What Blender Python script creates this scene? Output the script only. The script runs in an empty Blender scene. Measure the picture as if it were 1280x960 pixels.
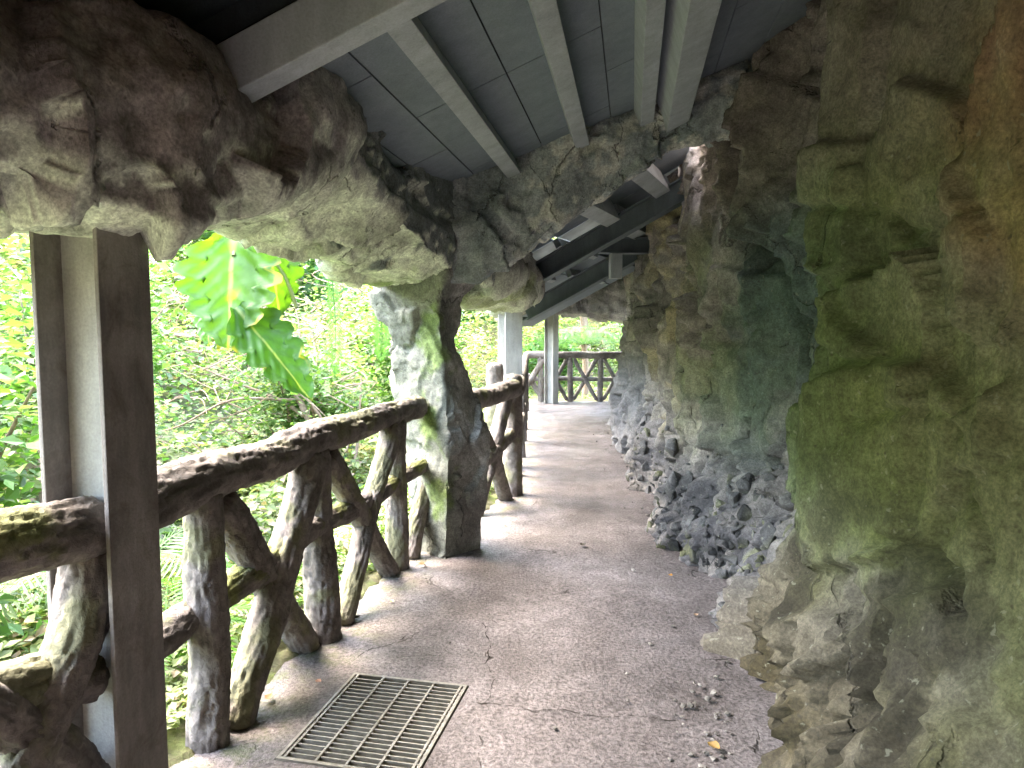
import bpy, bmesh, math, random
import numpy as np
from mathutils import Vector, Matrix

random.seed(7)
RNG = np.random.default_rng(11)
SC = bpy.context.scene
COL = SC.collection
R_ = math.radians

# ------------------------------------------------------------------ camera model
CAM = Vector((0.0, 0.0, 1.52))
FPX = 900.0
TH = math.atan(69.0 / FPX)
CT, ST = math.cos(TH), math.sin(TH)

def at(px, py, y):
    """point of the place seen at photo pixel (px, py) at distance y ahead"""
    u = (px - 640) / FPX; v = (480 - py) / FPX
    d = Vector((u, CT + v * ST, -ST + v * CT))
    return CAM + d * (y / d.y)

# ------------------------------------------------------------------ noise (numpy)
def _h(ix, iy, iz, seed):
    h = (ix.astype(np.uint32) * np.uint32(374761393) + iy.astype(np.uint32) * np.uint32(668265263)
         + iz.astype(np.uint32) * np.uint32(2147483647) + np.uint32((seed * 974634777 + 12345) & 0xffffffff))
    h = (h ^ (h >> np.uint32(13))) * np.uint32(1274126177)
    h = (h ^ (h >> np.uint32(16))) * np.uint32(2246822519)
    return h ^ (h >> np.uint32(15))

def _r(h, k=0):
    h = (h + np.uint32((k * 2654435769) & 0xffffffff)) * np.uint32(2246822519)
    h = (h ^ (h >> np.uint32(13))) * np.uint32(3266489917)
    h = h ^ (h >> np.uint32(16))
    return h.astype(np.float64) / 4294967295.0

def perlin(p, seed=0):
    i = np.floor(p).astype(np.int64); f = p - i
    w = f * f * f * (f * (f * 6 - 15) + 10)
    out = np.zeros(len(p))
    for dx in (0, 1):
        for dy in (0, 1):
            for dz in (0, 1):
                h = _h(i[:, 0] + dx, i[:, 1] + dy, i[:, 2] + dz, seed)
                g = np.stack([_r(h, 1), _r(h, 2), _r(h, 3)], 1) * 2 - 1
                g /= np.linalg.norm(g, axis=1)[:, None] + 1e-6
                d = f - np.array([dx, dy, dz])
                wt = (w[:, 0] if dx else 1 - w[:, 0]) * (w[:, 1] if dy else 1 - w[:, 1]) * (w[:, 2] if dz else 1 - w[:, 2])
                out += wt * (g * d).sum(1)
    return out * 1.5

def fbm(p, seed=0, oct=4, gain=.5, ridged=False):
    a, s, o = 1.0, 1.0, np.zeros(len(p))
    for k in range(oct):
        n = perlin(p * s + k * 17.3, seed + k)
        o += a * ((1 - 2 * np.abs(n)) if ridged else n)
        a *= gain; s *= 2.03
    return o

def worley(p, seed=0):
    i = np.floor(p).astype(np.int64)
    d1 = np.full(len(p), 9.0); d2 = np.full(len(p), 9.0)
    cid = np.zeros(len(p), np.uint32); vec = np.zeros((len(p), 3))
    for dx in (-1, 0, 1):
        for dy in (-1, 0, 1):
            for dz in (-1, 0, 1):
                c = i + np.array([dx, dy, dz])
                h = _h(c[:, 0], c[:, 1], c[:, 2], seed)
                s = c + np.stack([_r(h, 1), _r(h, 2), _r(h, 3)], 1)
                v = p - s; d = np.sqrt((v * v).sum(1))
                m = d < d1
                d2 = np.where(m, d1, np.minimum(d2, d)); d1 = np.where(m, d, d1)
                cid = np.where(m, h, cid); vec[m] = v[m]
    return d1, d2, cid, vec

def facet(p, scale, seed, tilt=.8, warp=.15):
    """angular rock slabs: every cell is a tilted plane, cells step against each other"""
    q = p / np.asarray(scale, float)
    q = q + warp * np.stack([perlin(q * 1.7, seed + 50), perlin(q * 1.7, seed + 51), perlin(q * 1.7, seed + 52)], 1)
    d1, d2, c, v = worley(q, seed)
    t = np.stack([_r(c, 5), _r(c, 6), _r(c, 7)], 1) * 2 - 1
    return (_r(c, 4) * 2 - 1) + tilt * 2 * (t * v).sum(1), d2 - d1, _r(c, 9)

def terrace(p, seed, n, w, oct=3):
    # spalled layers: a smooth field cut into steps with crisp irregular edges
    f = fbm(p, seed, oct, .45) * n
    k = np.floor(f); r = f - k
    return (k + sstep(.5 - w, .5 + w, r)) / n

def sstep(a, b, x):
    t = np.clip((x - a) / (b - a), 0, 1)
    return t * t * (3 - 2 * t)

# ------------------------------------------------------------------ scene helpers
def tag(o, label=None, cat=None, group=None, kind=None):
    if label: o['label'] = label
    if cat: o['category'] = cat
    if group: o['group'] = group
    if kind: o['kind'] = kind
    return o

def empty(name, loc, label, cat, group=None):
    o = bpy.data.objects.new(name, None); COL.objects.link(o)
    o.location = loc
    o.empty_display_size = .1
    return tag(o, label, cat, group)

def link(name, me, mat, parent=None):
    o = bpy.data.objects.new(name, me); COL.objects.link(o)
    if mat is not None and not me.materials: me.materials.append(mat)
    if parent is not None:
        o.parent = parent
        o.matrix_parent_inverse = Matrix.Translation(-Vector(parent.location))
    return o

def mesh_np(name, V, F, smooth=True, tint=None, uv=None):
    """V (N,3) array, F list/array of quads or tris of one size"""
    me = bpy.data.meshes.new(name)
    F = np.asarray(F, np.int32); k = F.shape[1]
    me.vertices.add(len(V)); me.vertices.foreach_set('co', np.asarray(V, np.float32).ravel())
    me.loops.add(F.size); me.loops.foreach_set('vertex_index', F.ravel())
    me.polygons.add(len(F))
    me.polygons.foreach_set('loop_start', np.arange(0, F.size, k, dtype=np.int32))
    me.update(calc_edges=True)
    me.polygons.foreach_set('use_smooth', np.full(len(F), smooth))
    if tint is not None: set_tint(me, tint)
    me.validate()
    return me

def set_tint(me, c):
    a = me.attributes.new('tint', 'FLOAT_COLOR', 'POINT')
    c = np.asarray(c, np.float32)
    if c.shape[1] == 3: c = np.concatenate([c, np.ones((len(c), 1), np.float32)], 1)
    a.data.foreach_set('color', c.ravel())

def get_co(me):
    a = np.empty(len(me.vertices) * 3, np.float32); me.vertices.foreach_get('co', a)
    n = np.empty(len(me.vertices) * 3, np.float32); me.vertices.foreach_get('normal', n)
    return a.reshape(-1, 3).astype(float), n.reshape(-1, 3).astype(float)

def obox(bm, o, ax, ay, az, sx, sy, sz):
    """box from corner ranges along the given axes: sx=(a,b) etc."""
    vs = []
    for k in (0, 1):
        for j in (0, 1):
            for i in (0, 1):
                vs.append(bm.verts.new(Vector(o) + Vector(ax) * sx[i] + Vector(ay) * sy[j] + Vector(az) * sz[k]))
    fs = [(0, 2, 3, 1), (4, 5, 7, 6), (0, 1, 5, 4), (2, 6, 7, 3), (0, 4, 6, 2), (1, 3, 7, 5)]
    return [bm.faces.new([vs[i] for i in f]) for f in fs]

def bm_mesh(name, bm, bevel=0, smooth=False):
    bmesh.ops.recalc_face_normals(bm, faces=bm.faces)
    if bevel:
        bmesh.ops.bevel(bm, geom=list(bm.edges), offset=bevel, segments=2, affect='EDGES', profile=.6)
    me = bpy.data.meshes.new(name); bm.to_mesh(me); bm.free()
    if smooth: me.polygons.foreach_set('use_smooth', [True] * len(me.polygons))
    return me

# ------------------------------------------------------------------ materials
class NT:
    def __init__(s, name):
        s.m = bpy.data.materials.new(name); s.m.use_nodes = True
        s.t = s.m.node_tree; s.t.nodes.clear()
    def n(s, typ, **kw):
        nd = s.t.nodes.new(typ)
        for k, v in kw.items():
            if k in nd.inputs: nd.inputs[k].default_value = v
            else: setattr(nd, k, v)
        return nd
    def l(s, a, b): s.t.links.new(a, b)
    def noise(s, vec, scale, detail=5, rough=.55, dist=0.0):
        nd = s.n('ShaderNodeTexNoise', Scale=scale, Detail=detail, Roughness=rough, Distortion=dist)
        s.l(vec, nd.inputs['Vector']); return nd.outputs['Fac']
    def ramp(s, fac, stops):
        nd = s.n('ShaderNodeValToRGB'); e = nd.color_ramp.elements
        while len(e) > 1: e.remove(e[-1])
        e[0].position = stops[0][0]; e[0].color = (*stops[0][1], 1)
        for p, c in stops[1:]:
            x = e.new(p); x.color = (*c, 1)
        s.l(fac, nd.inputs['Fac']); return nd.outputs['Color']
    def rng(s, fac, a, b, c, d):
        nd = s.n('ShaderNodeMapRange'); nd.inputs[1].default_value = a; nd.inputs[2].default_value = b
        nd.inputs[3].default_value = c; nd.inputs[4].default_value = d
        s.l(fac, nd.inputs[0]); return nd.outputs[0]
    def mix(s, fac, a, b, mode='MIX'):
        nd = s.n('ShaderNodeMix', data_type='RGBA', blend_type=mode)
        for sock, v in ((nd.inputs[0], fac), (nd.inputs[6], a), (nd.inputs[7], b)):
            if hasattr(v, 'links'): s.l(v, sock)
            elif isinstance(v, tuple): sock.default_value = (*v, 1) if len(v) == 3 else v
            else: sock.default_value = v
        return nd.outputs[2]
    def math(s, op, a, b=0.0):
        nd = s.n('ShaderNodeMath', operation=op)
        for i, v in enumerate((a, b)):
            if hasattr(v, 'links'): s.l(v, nd.inputs[i])
            else: nd.inputs[i].default_value = v
        return nd.outputs[0]
    def bump(s, h, strength, dist, prev=None):
        nd = s.n('ShaderNodeBump', Strength=strength, Distance=dist)
        s.l(h, nd.inputs['Height'])
        if prev is not None: s.l(prev, nd.inputs['Normal'])
        return nd.outputs['Normal']
    def out(s, col, rough, normal=None, spec=.4, metal=0.0):
        p = s.n('ShaderNodeBsdfPrincipled')
        for k, v in (('Base Color', col), ('Roughness', rough), ('Specular IOR Level', spec), ('Metallic', metal)):
            if hasattr(v, 'links'): s.l(v, p.inputs[k])
            else: p.inputs[k].default_value = (*v, 1) if isinstance(v, tuple) else v
        if normal is not None: s.l(normal, p.inputs['Normal'])
        o = s.n('ShaderNodeOutputMaterial'); s.l(p.outputs[0], o.inputs['Surface'])
        s.p = p; s.o = o
        return s.m

def mat_rock(name, speck=1.0, rough=.85, fine=70, bumpk=1.0):
    k = NT(name)
    pos = k.n('ShaderNodeNewGeometry').outputs['Position']
    tint = k.n('ShaderNodeAttribute', attribute_name='tint').outputs['Color']
    n1 = k.noise(pos, 5, 9, .6); n2 = k.noise(pos, 95, 5, .7); n3 = k.noise(pos, 30, 6, .7)
    v1 = k.rng(n1, .36, .64, .80, 1.20); v2 = k.rng(n3, .38, .62, .78, 1.22); v3 = k.rng(n2, .38, .62, .74, 1.26)
    v = k.math('MULTIPLY', k.math('MULTIPLY', v1, v2), v3)
    cmb = k.n('ShaderNodeCombineColor'); [k.l(v, cmb.inputs[i]) for i in range(3)]
    col = k.mix(speck, tint, cmb.outputs[0], 'MULTIPLY')
    # lichen flecks: own shapes, pale
    li = k.rng(k.noise(pos, 38, 3, .5), .66, .72, 0, .35)
    col = k.mix(li, col, (.36, .37, .30))
    # small dark pits
    pv = k.n('ShaderNodeTexVoronoi', feature='F1', Scale=34.0); k.l(pos, pv.inputs['Vector'])
    pit = k.math('MULTIPLY', k.rng(pv.outputs['Distance'], .10, .26, 1, 0), k.rng(k.noise(pos, 9, 3, .6), .50, .60, 0, 1))
    col = k.mix(k.math('MULTIPLY', pit, .6), col, (.05, .046, .04))
    # hairline fractures
    wv = k.n('ShaderNodeMix', data_type='VECTOR'); wv.inputs[0].default_value = .22
    nz = k.n('ShaderNodeTexNoise', Scale=3.0, Detail=6.0, Roughness=.6); k.l(pos, nz.inputs['Vector'])
    mp = k.n('ShaderNodeMapping'); mp.inputs['Scale'].default_value = (1.0, 1.0, .62); k.l(pos, mp.inputs[0])
    k.l(mp.outputs[0], wv.inputs[4]); k.l(nz.outputs['Color'], wv.inputs[5])
    cr = k.n('ShaderNodeTexVoronoi', feature='DISTANCE_TO_EDGE', Scale=3.1); k.l(wv.outputs[1], cr.inputs['Vector'])
    line = k.math('MULTIPLY', k.rng(cr.outputs['Distance'], .004, .022, 1, 0), k.rng(k.noise(pos, 2.2, 6, .6), .52, .62, 0, 1))
    col = k.mix(k.math('MULTIPLY', line, .45), col, (.06, .056, .048))
    b = k.bump(k.math('SUBTRACT', 1.0, line), .8, .03)
    b = k.bump(n1, .5 * bumpk, .022, b)
    b = k.bump(n3, .5 * bumpk, .008, b)
    b = k.bump(n2, .4 * bumpk, .002, b)
    r = k.rng(n3, .3, .7, rough - .12, rough + .1)
    return k.out(col, r, b, .3)

def mat_bark():
    k = NT('weathered_cement_bark')
    pos = k.n('ShaderNodeNewGeometry').outputs['Position']
    tint = k.n('ShaderNodeAttribute', attribute_name='tint').outputs['Color']
    n1 = k.noise(pos, 14, 6, .6, .5); n2 = k.noise(pos, 90, 4, .6); n3 = k.noise(pos, 42, 5, .6, 1.0)
    v = k.math('MULTIPLY', k.rng(n1, .3, .7, .65, 1.3), k.rng(n3, .3, .7, .75, 1.25))
    cmb = k.n('ShaderNodeCombineColor'); [k.l(v, cmb.inputs[i]) for i in range(3)]
    col = k.mix(1.0, tint, cmb.outputs[0], 'MULTIPLY')
    b = k.bump(n3, .5, .012); b = k.bump(n2, .4, .005, b)
    return k.out(col, k.rng(n1, .3, .7, .8, .95), b, .15)

def mat_leaf(name, trans=.45, rough=.45, tcol=(1.25, 1.45, .75)):
    k = NT(name)
    tint = k.n('ShaderNodeAttribute', attribute_name='tint').outputs['Color']
    k.out(tint, rough, None, .4)
    tr = k.n('ShaderNodeBsdfTranslucent')
    tc = k.mix(1.0, tint, tcol, 'MULTIPLY')
    k.l(tc, tr.inputs['Color'])
    mx = k.n('ShaderNodeMixShader'); mx.inputs[0].default_value = trans
    k.l(k.p.outputs[0], mx.inputs[1]); k.l(tr.outputs[0], mx.inputs[2]); k.l(mx.outputs[0], k.o.inputs['Surface'])
    return k.m

def mat_concrete(name, c, rough=.8, streak=.25, rust=None):
    k = NT(name)
    pos = k.n('ShaderNodeNewGeometry').outputs['Position']
    mp = k.n('ShaderNodeMapping'); mp.inputs['Scale'].default_value = (1, 1, .22); k.l(pos, mp.inputs[0])
    n1 = k.noise(pos, 3.2, 6, .6, .4); n2 = k.noise(pos, 120, 3, .6); n3 = k.noise(mp.outputs[0], 16, 6, .65)
    v = k.math('MULTIPLY', k.rng(n1, .3, .7, 1 - streak, 1 + streak), k.rng(n3, .3, .7, 1 - streak, 1 + streak))
    v = k.math('MULTIPLY', v, k.rng(n2, .3, .7, .88, 1.12))
    cmb = k.n('ShaderNodeCombineColor'); [k.l(v, cmb.inputs[i]) for i in range(3)]
    col = k.mix(1.0, c, cmb.outputs[0], 'MULTIPLY')
    if rust: col = k.mix(k.rng(k.noise(pos, 5.5, 7, .7, .6), .52, .68, 0, .75), col, rust)
    b = k.bump(n2, .35, .004); b = k.bump(n3, .25, .006, b)
    return k.out(col, rough, b, .3)

def mat_sheet():
    k = NT('milky_roof_sheet')
    pos = k.n('ShaderNodeNewGeometry').outputs['Position']
    c = k.ramp(k.noise(pos, 6, 6, .6), [(.3, (.34, .36, .35)), (.7, (.5, .53, .52))])
    k.out(c, .5, None, .4)
    tr = k.n('ShaderNodeBsdfTranslucent'); k.l(c, tr.inputs['Color'])
    mx = k.n('ShaderNodeMixShader'); mx.inputs[0].default_value = .12
    k.l(k.p.outputs[0], mx.inputs[1]); k.l(tr.outputs[0], mx.inputs[2]); k.l(mx.outputs[0], k.o.inputs['Surface'])
    return k.m

def mat_plain(name, c, rough=.5, metal=0.0, spec=.4, var=.2, scale=30):
    k = NT(name)
    pos = k.n('ShaderNodeNewGeometry').outputs['Position']
    n1 = k.noise(pos, scale, 5, .6)
    v = k.rng(n1, .3, .7, 1 - var, 1 + var)
    cmb = k.n('ShaderNodeCombineColor'); [k.l(v, cmb.inputs[i]) for i in range(3)]
    col = k.mix(1.0, c, cmb.outputs[0], 'MULTIPLY')
    return k.out(col, rough, k.bump(n1, .2, .004), spec, metal)

def mat_path():
    k = NT('damp_concrete_path')
    pos = k.n('ShaderNodeNewGeometry').outputs['Position']
    tint = k.n('ShaderNodeAttribute', attribute_name='tint').outputs['Color']   # moss cover in green channel
    sep = k.n('ShaderNodeSeparateColor'); k.l(tint, sep.inputs[0])
    big = k.noise(pos, 1.3, 6, .6, .5); mid = k.noise(pos, 9, 6, .65, .3); grit = k.noise(pos, 62, 4, .7); grit2 = k.noise(pos, 150, 3, .6)
    col = k.ramp(big, [(.3, (.094, .082, .083)), (.5, (.150, .134, .138)), (.7, (.206, .188, .197))])
    v = k.math('MULTIPLY', k.rng(mid, .3, .7, .72, 1.25), k.rng(grit, .36, .64, .48, 1.5))
    cmb = k.n('ShaderNodeCombineColor'); [k.l(v, cmb.inputs[i]) for i in range(3)]
    col = k.mix(1.0, col, cmb.outputs[0], 'MULTIPLY')
    # dark pits between the exposed grit
    vo = k.n('ShaderNodeTexVoronoi', feature='F1', Scale=85.0); k.l(pos, vo.inputs['Vector'])
    # moss
    mo = k.math('MULTIPLY', sep.outputs[1], k.rng(k.noise(pos, 7, 8, .72, .3), .46, .62, 0, 1.0))
    col = k.mix(k.math('MULTIPLY', mo, .8), col, (.085, .10, .03))
    # cracks
    wv = k.n('ShaderNodeMix', data_type='VECTOR'); wv.inputs[0].default_value = .16
    nz = k.n('ShaderNodeTexNoise', Scale=5.0, Detail=5.0, Roughness=.6); k.l(pos, nz.inputs['Vector'])
    k.l(pos, wv.inputs[4]); k.l(nz.outputs['Color'], wv.inputs[5])
    cr = k.n('ShaderNodeTexVoronoi', feature='DISTANCE_TO_EDGE', Scale=.95); k.l(wv.outputs[1], cr.inputs['Vector'])
    line = k.rng(cr.outputs['Distance'], .001, .0055, 1, 0)
    line = k.math('MULTIPLY', line, k.rng(k.noise(pos, 2.9, 5, .6), .53, .60, 0, 1))
    col = k.mix(k.math('MULTIPLY', line, .8), col, (.03, .026, .024))
    b = k.bump(mid, .35, .02); b = k.bump(grit, .75, .012, b); b = k.bump(grit2, .4, .004, b)
    b = k.bump(line, -.8, .015, b) if False else k.bump(k.math('SUBTRACT', 1.0, line), .7, .012, b)
    wet = k.rng(k.noise(pos, 1.7, 5, .6, .6), .40, .62, .30, .62)
    rough = k.math('ADD', wet, k.rng(grit, .3, .7, .1, -.05))
    return k.out(col, k.math('ADD', rough, .08), b, .27)

def mat_ground():
    k = NT('soil_and_moss')
    pos = k.n('ShaderNodeNewGeometry').outputs['Position']
    n1 = k.noise(pos, 5, 8, .65, .4); n2 = k.noise(pos, 45, 5, .7)
    col = k.ramp(n1, [(.3, (.06, .048, .036)), (.48, (.10, .085, .06)), (.58, (.10, .12, .04)), (.75, (.12, .17, .04))])
    col = k.mix(.5, col, k.ramp(n2, [(.3, (.04, .036, .02)), (.7, (.15, .17, .07))]))
    b = k.bump(n1, .5, .05); b = k.bump(n2, .7, .015, b)
    return k.out(col, .9, b, .2)

M = dict(
    rock=mat_rock('painted_cement_rock'), cliff=mat_rock('glare_tinted_cliff_rock', 1.0, .88),
    bark=mat_bark(), leaf=mat_leaf('leaf_green'), big=mat_leaf('large_glossy_leaf', .42, .5, (1.35, 1.35, .3)),
    path=mat_path(), ground=mat_ground(),
    column=mat_concrete('rust_stained_painted_steel', (.235, .215, .205), .7, .3, (.10, .074, .058)),
    columnpale=mat_concrete('pale_and_lit_steel', (.36, .355, .34), .6, .2),
    beam=mat_concrete('grey_painted_beam', (.39, .43, .47), .75, .14),
    panel=mat_concrete('grey_cement_board', (.21, .25, .29), .85, .10),
    deck=mat_concrete('dark_roof_deck', (.07, .075, .08), .9, .2),
    iron=mat_plain('galvanised_iron', (.27, .26, .235), .5, .35, .5, .3),
    pit=mat_plain('silt_in_drain', (.15, .13, .07), .8, 0, .3, .45, 18),
    pitwall=mat_plain('drain_wall_concrete', (.09, .085, .07), .8, 0, .3, .3, 12),
    deadleaf=mat_leaf('dry_leaf', .2, .6),
    twig=mat_plain('dry_branch_bark', (.30, .215, .165), .85, 0, .2, .3, 25),
    darkwood=mat_plain('dark_trunk_bark', (.085, .065, .045), .9, 0, .2, .35, 18),
    rust=mat_plain('rusty_iron', (.16, .06, .03), .9, 0, .2, .4, 60),
)

# ------------------------------------------------------------------ rail line in plan
RAIL = np.array([(-1.36, -1.5), (-1.36, .6), (-1.345, 1.45), (-1.22, 2.06), (-1.12, 2.6), (-.955, 3.45), (-.735, 4.5), (-.60, 4.95),
                 (-.34, 5.5), (-.06, 6.5), (.04, 7.5), (.10, 9), (.16, 11), (.22, 13), (.27, 14.7)])
def rail_x(y): return np.interp(y, RAIL[:, 1], RAIL[:, 0])
CLIFF = np.array([(-2.6, -1.9), (-1.4, -2.6), (.2, -2.5), (1.1, -1.6), (1.36, -.4), (1.38, 1.0), (1.36, 1.9), (1.27, 2.5), (1.24, 2.9), (1.42, 3.25), (1.60, 3.75), (1.60, 4.5), (1.47, 5.2),  # first points: unseen wall behind the camera, added to block light
                  (1.54, 6.2), (1.62, 7.0), (1.72, 8.2), (1.72, 9.4), (1.85, 11.0), (2.25, 13.0), (3.2, 14.0), (5.5, 14.6)])
def cliff_x(y): return np.interp(y, CLIFF[4:19, 1], CLIFF[4:19, 0])
FAR_Y = 15.0

def out_dist(x, y):
    """distance outward from the rail line (positive outside the walkway)"""
    e = rail_x(np.minimum(y, 14.7)) - x
    far = (y - (FAR_Y + .05)) * np.where(y > FAR_Y + .05, .65, 1)
    return np.maximum(e, far)

def ground_z(x, y):
    e = out_dist(x, y)
    p = np.stack([x, y, np.zeros_like(x)], 1)
    z = np.where(e < 0, -.06, 0)
    z = z + sstep(-.06, .10, e) * .022
    z = z - sstep(.25, 1.3, e) * .5
    z = z + np.maximum(e - 3.6, 0) * .43 * sstep(3.0, 7, e)
    z = z + sstep(.1, .5, e) * .05 * fbm(p * 3, 3, 3) + sstep(-.15, 0, e) * .028 * fbm(p * 9, 4, 4)
    z = z + sstep(2, 6, e) * .55 * fbm(p * .35, 8, 3)
    return z

def build_ground():
    ys = np.concatenate([np.arange(-6, 0, .3), np.arange(0, 8, .06), np.arange(8, 18, .12), np.arange(18, 60, .9)])
    es = np.concatenate([np.arange(-50, -9, .9), np.arange(-9, -3.2, .16), np.arange(-3.2, 1.0, .05), np.arange(1, 3, .2), np.arange(3, 40, 1.0)])
    X, Y = np.meshgrid(es, ys)
    x = X.ravel(); y = Y.ravel()
    z = ground_z(x, y)
    V = np.stack([x, y, z], 1)
    ny, nx = X.shape
    i = np.arange(ny - 1)[:, None] * nx + np.arange(nx - 1)[None]
    F = np.stack([i, i + 1, i + nx + 1, i + nx], -1).reshape(-1, 4)
    # leave a hole for the drain pit under the walkway
    c = V[F].mean(1)
    q = c[:, :2] - GC[:2]
    u = q @ GU; v = q @ GV
    keep = ~((np.abs(u) < GW / 2 + .12) & (np.abs(v) < GL / 2 + .12))
    o = link('ground', mesh_np('ground', V, F[keep]), M['ground'])
    tag(o, kind='structure')

# ------------------------------------------------------------------ drain grate frame of reference
def gpt(px, py):
    p = at(px, py, 1.0); d = p - CAM; t = -CAM.z / d.z
    return np.array([d.x * t, d.y * t])
_A, _B, _D = gpt(442, 841), gpt(587, 857), gpt(345, 948)
GU = (_B - _A); GW = float(np.linalg.norm(GU)); GU /= GW
GV = np.array([GU[1], -GU[0]])                       # toward the viewer
GL = float((_D - _A) @ GV) + .01
GC = np.array([*(_A + GU * GW / 2 + GV * GL / 2), 0.0])

def build_path():
    # grid aligned with the grate, so the drain opening is cut exactly
    us = np.unique(np.round(np.concatenate([np.arange(-6, -GW / 2, .06), np.linspace(-GW / 2, GW / 2, 11), np.arange(GW / 2 + .06, 8, .06)]), 4))
    vs = np.unique(np.round(np.concatenate([np.arange(-17, -6, .12), np.arange(-6, -GL / 2, .06), np.linspace(-GL / 2, GL / 2, 11), np.arange(GL / 2 + .06, 5, .06)]), 4))
    U, W = np.meshgrid(us, vs)
    P = GC[:2] + U.ravel()[:, None] * GU + W.ravel()[:, None] * GV
    x, y = P[:, 0], P[:, 1]
    e = out_dist(x, y)
    p3 = np.stack([x, y, np.zeros_like(x)], 1)
    near = np.minimum(1, np.maximum(np.abs(U.ravel()) - GW / 2, np.abs(W.ravel()) - GL / 2).clip(0) / .15)
    z = near * (.012 * fbm(p3 * 1.6, 21, 4) + .004 * fbm(p3 * 9, 22, 2))
    V = np.stack([x, y, z], 1)
    ny, nx = U.shape
    i = np.arange(ny - 1)[:, None] * nx + np.arange(nx - 1)[None]
    F = np.stack([i, i + nx, i + nx + 1, i + 1], -1).reshape(-1, 4)
    c = V[F].mean(1); uc = ((c[:, :2] - GC[:2]) @ GU); vc = ((c[:, :2] - GC[:2]) @ GV)
    ec = out_dist(c[:, 0], c[:, 1])
    keep = (ec < .2) & ~((np.abs(uc) < GW / 2) & (np.abs(vc) < GL / 2)) & (c[:, 0] < 6) & (c[:, 1] > -2.4)
    moss = np.clip(sstep(-.45, .02, e) * 1.0 + .35 * fbm(p3 * 1.4, 31, 4), 0, 1)
    moss = np.maximum(moss, .8 * np.exp(-((x + .35) ** 2 + (y - 6.1) ** 2) / .25))
    moss = np.maximum(moss * sstep(-1.0, -.2, e), .55 * sstep(.25, .0, cliff_x(y) - .25 - x) * sstep(7, 9, y))
    me = mesh_np('path', V, F[keep], True, np.stack([moss * 0, moss, moss * 0], 1))
    tag(link('path', me, M['path']), kind='structure')

def build_grate():
    u, v = Vector((*GU, 0)), Vector((*GV, 0)); z = Vector((0, 0, 1)); o = Vector(GC)
    w, l = GW / 2, GL / 2
    g = empty('drain_grate', o, 'rectangular iron drain grate set flush in the path beside the railing', 'drain grate')
    w2, l2 = w - .006, l - .006
    bm = bmesh.new(); t = .014
    obox(bm, o, u, v, z, (-w2, w2), (-l2, -l2 + t), (-.03, .006)); obox(bm, o, u, v, z, (-w2, w2), (l2 - t, l2), (-.03, .006))
    obox(bm, o, u, v, z, (-w2, -w2 + t), (-l2 + t, l2 - t), (-.03, .006)); obox(bm, o, u, v, z, (w2 - t, w2), (-l2 + t, l2 - t), (-.03, .006))
    link('frame', bm_mesh('frame', bm, .0015), M['iron'], g)
    n = 20
    bm = bmesh.new()
    for i in range(n):
        c = -l2 + t + (i + 1) * (2 * l2 - 2 * t) / (n + 1)
        obox(bm, o, u, v, z, (-w2 + t, w2 - t), (c - .003, c + .003), (-.012, .003))
    link('crossbars', bm_mesh('crossbars', bm), M['iron'], g)
    bm = bmesh.new()
    for f in (-.93, -.5, 0, .5, .93) if False else (-.90, -.44, 0, .44, .90):
        c = f * w2
        obox(bm, o, u, v, z, (c - .0045, c + .0045), (-l2 + t, l2 - t), (-.012, .0055))
    link('bearing_bars', bm_mesh('bearing_bars', bm), M['iron'], g)
    # concrete pit under it
    bm = bmesh.new()
    dpt = .16
    obox(bm, o, u, v, z, (-w - .08, -w), (-l - .08, l + .08), (-dpt - .02, -.012)); obox(bm, o, u, v, z, (w, w + .08), (-l - .08, l + .08), (-dpt - .02, -.012))
    obox(bm, o, u, v, z, (-w, w), (-l - .08, -l), (-dpt - .02, -.012)); obox(bm, o, u, v, z, (-w, w), (l, l + .08), (-dpt - .02, -.012))
    tag(link('drain_pit', bm_mesh('drain_pit', bm), M['pitwall']), kind='structure')
    k = 24
    us = np.linspace(-w + .001, w - .001, k); vs = np.linspace(-l + .001, l - .001, k)
    UU, VV = np.meshgrid(us, vs); P = GC[:2] + UU.ravel()[:, None] * GU + VV.ravel()[:, None] * GV
    zz = -dpt + .075 + .05 * fbm(np.stack([P[:, 0], P[:, 1], P[:, 0] * 0], 1) * 6, 77, 3)
    i = np.arange(k - 1)[:, None] * k + np.arange(k - 1)[None]
    F = np.stack([i, i + k, i + k + 1, i + 1], -1).reshape(-1, 4)
    tag(link('silt', mesh_np('silt', np.stack([P[:, 0], P[:, 1], zz], 1), F), M['pit']), kind='structure')

# ------------------------------------------------------------------ cliff on the right
def hexmix(a, b, t): return np.asarray(a) * (1 - t)[:, None] + np.asarray(b) * t[:, None]

CL = {}
def on_wall(px, py):
    """(distance ahead, height) where the cliff shows at a photo pixel"""
    d = at(px, py, 1.0) - CAM
    ys = np.linspace(1.0, 12, 1500)
    k = np.argmax(d.x * ys < cliff_x(ys) - .03) if d.x < 0 else np.argmax(d.x * ys > cliff_x(ys) - .03)
    return ys[k], CAM.z + d.z * ys[k]

def poly_sd(p, poly):
    """signed distance to a polygon, positive inside"""
    d = np.full(len(p), 9.0); ins = np.zeros(len(p), bool); n = len(poly)
    for i in range(n):
        a, b = np.array(poly[i]), np.array(poly[(i + 1) % n]); e = b - a; w = p - a
        t = np.clip((w @ e) / (e @ e), 0, 1); q = w - t[:, None] * e
        d = np.minimum(d, np.hypot(q[:, 0], q[:, 1]))
        c = (a[1] > p[:, 1]) != (b[1] > p[:, 1])
        ins ^= c & (p[:, 0] < e[0] * (p[:, 1] - a[1]) / (e[1] if abs(e[1]) > 1e-9 else 1e-9) + a[0])
    return np.where(ins, d, -d)

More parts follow.
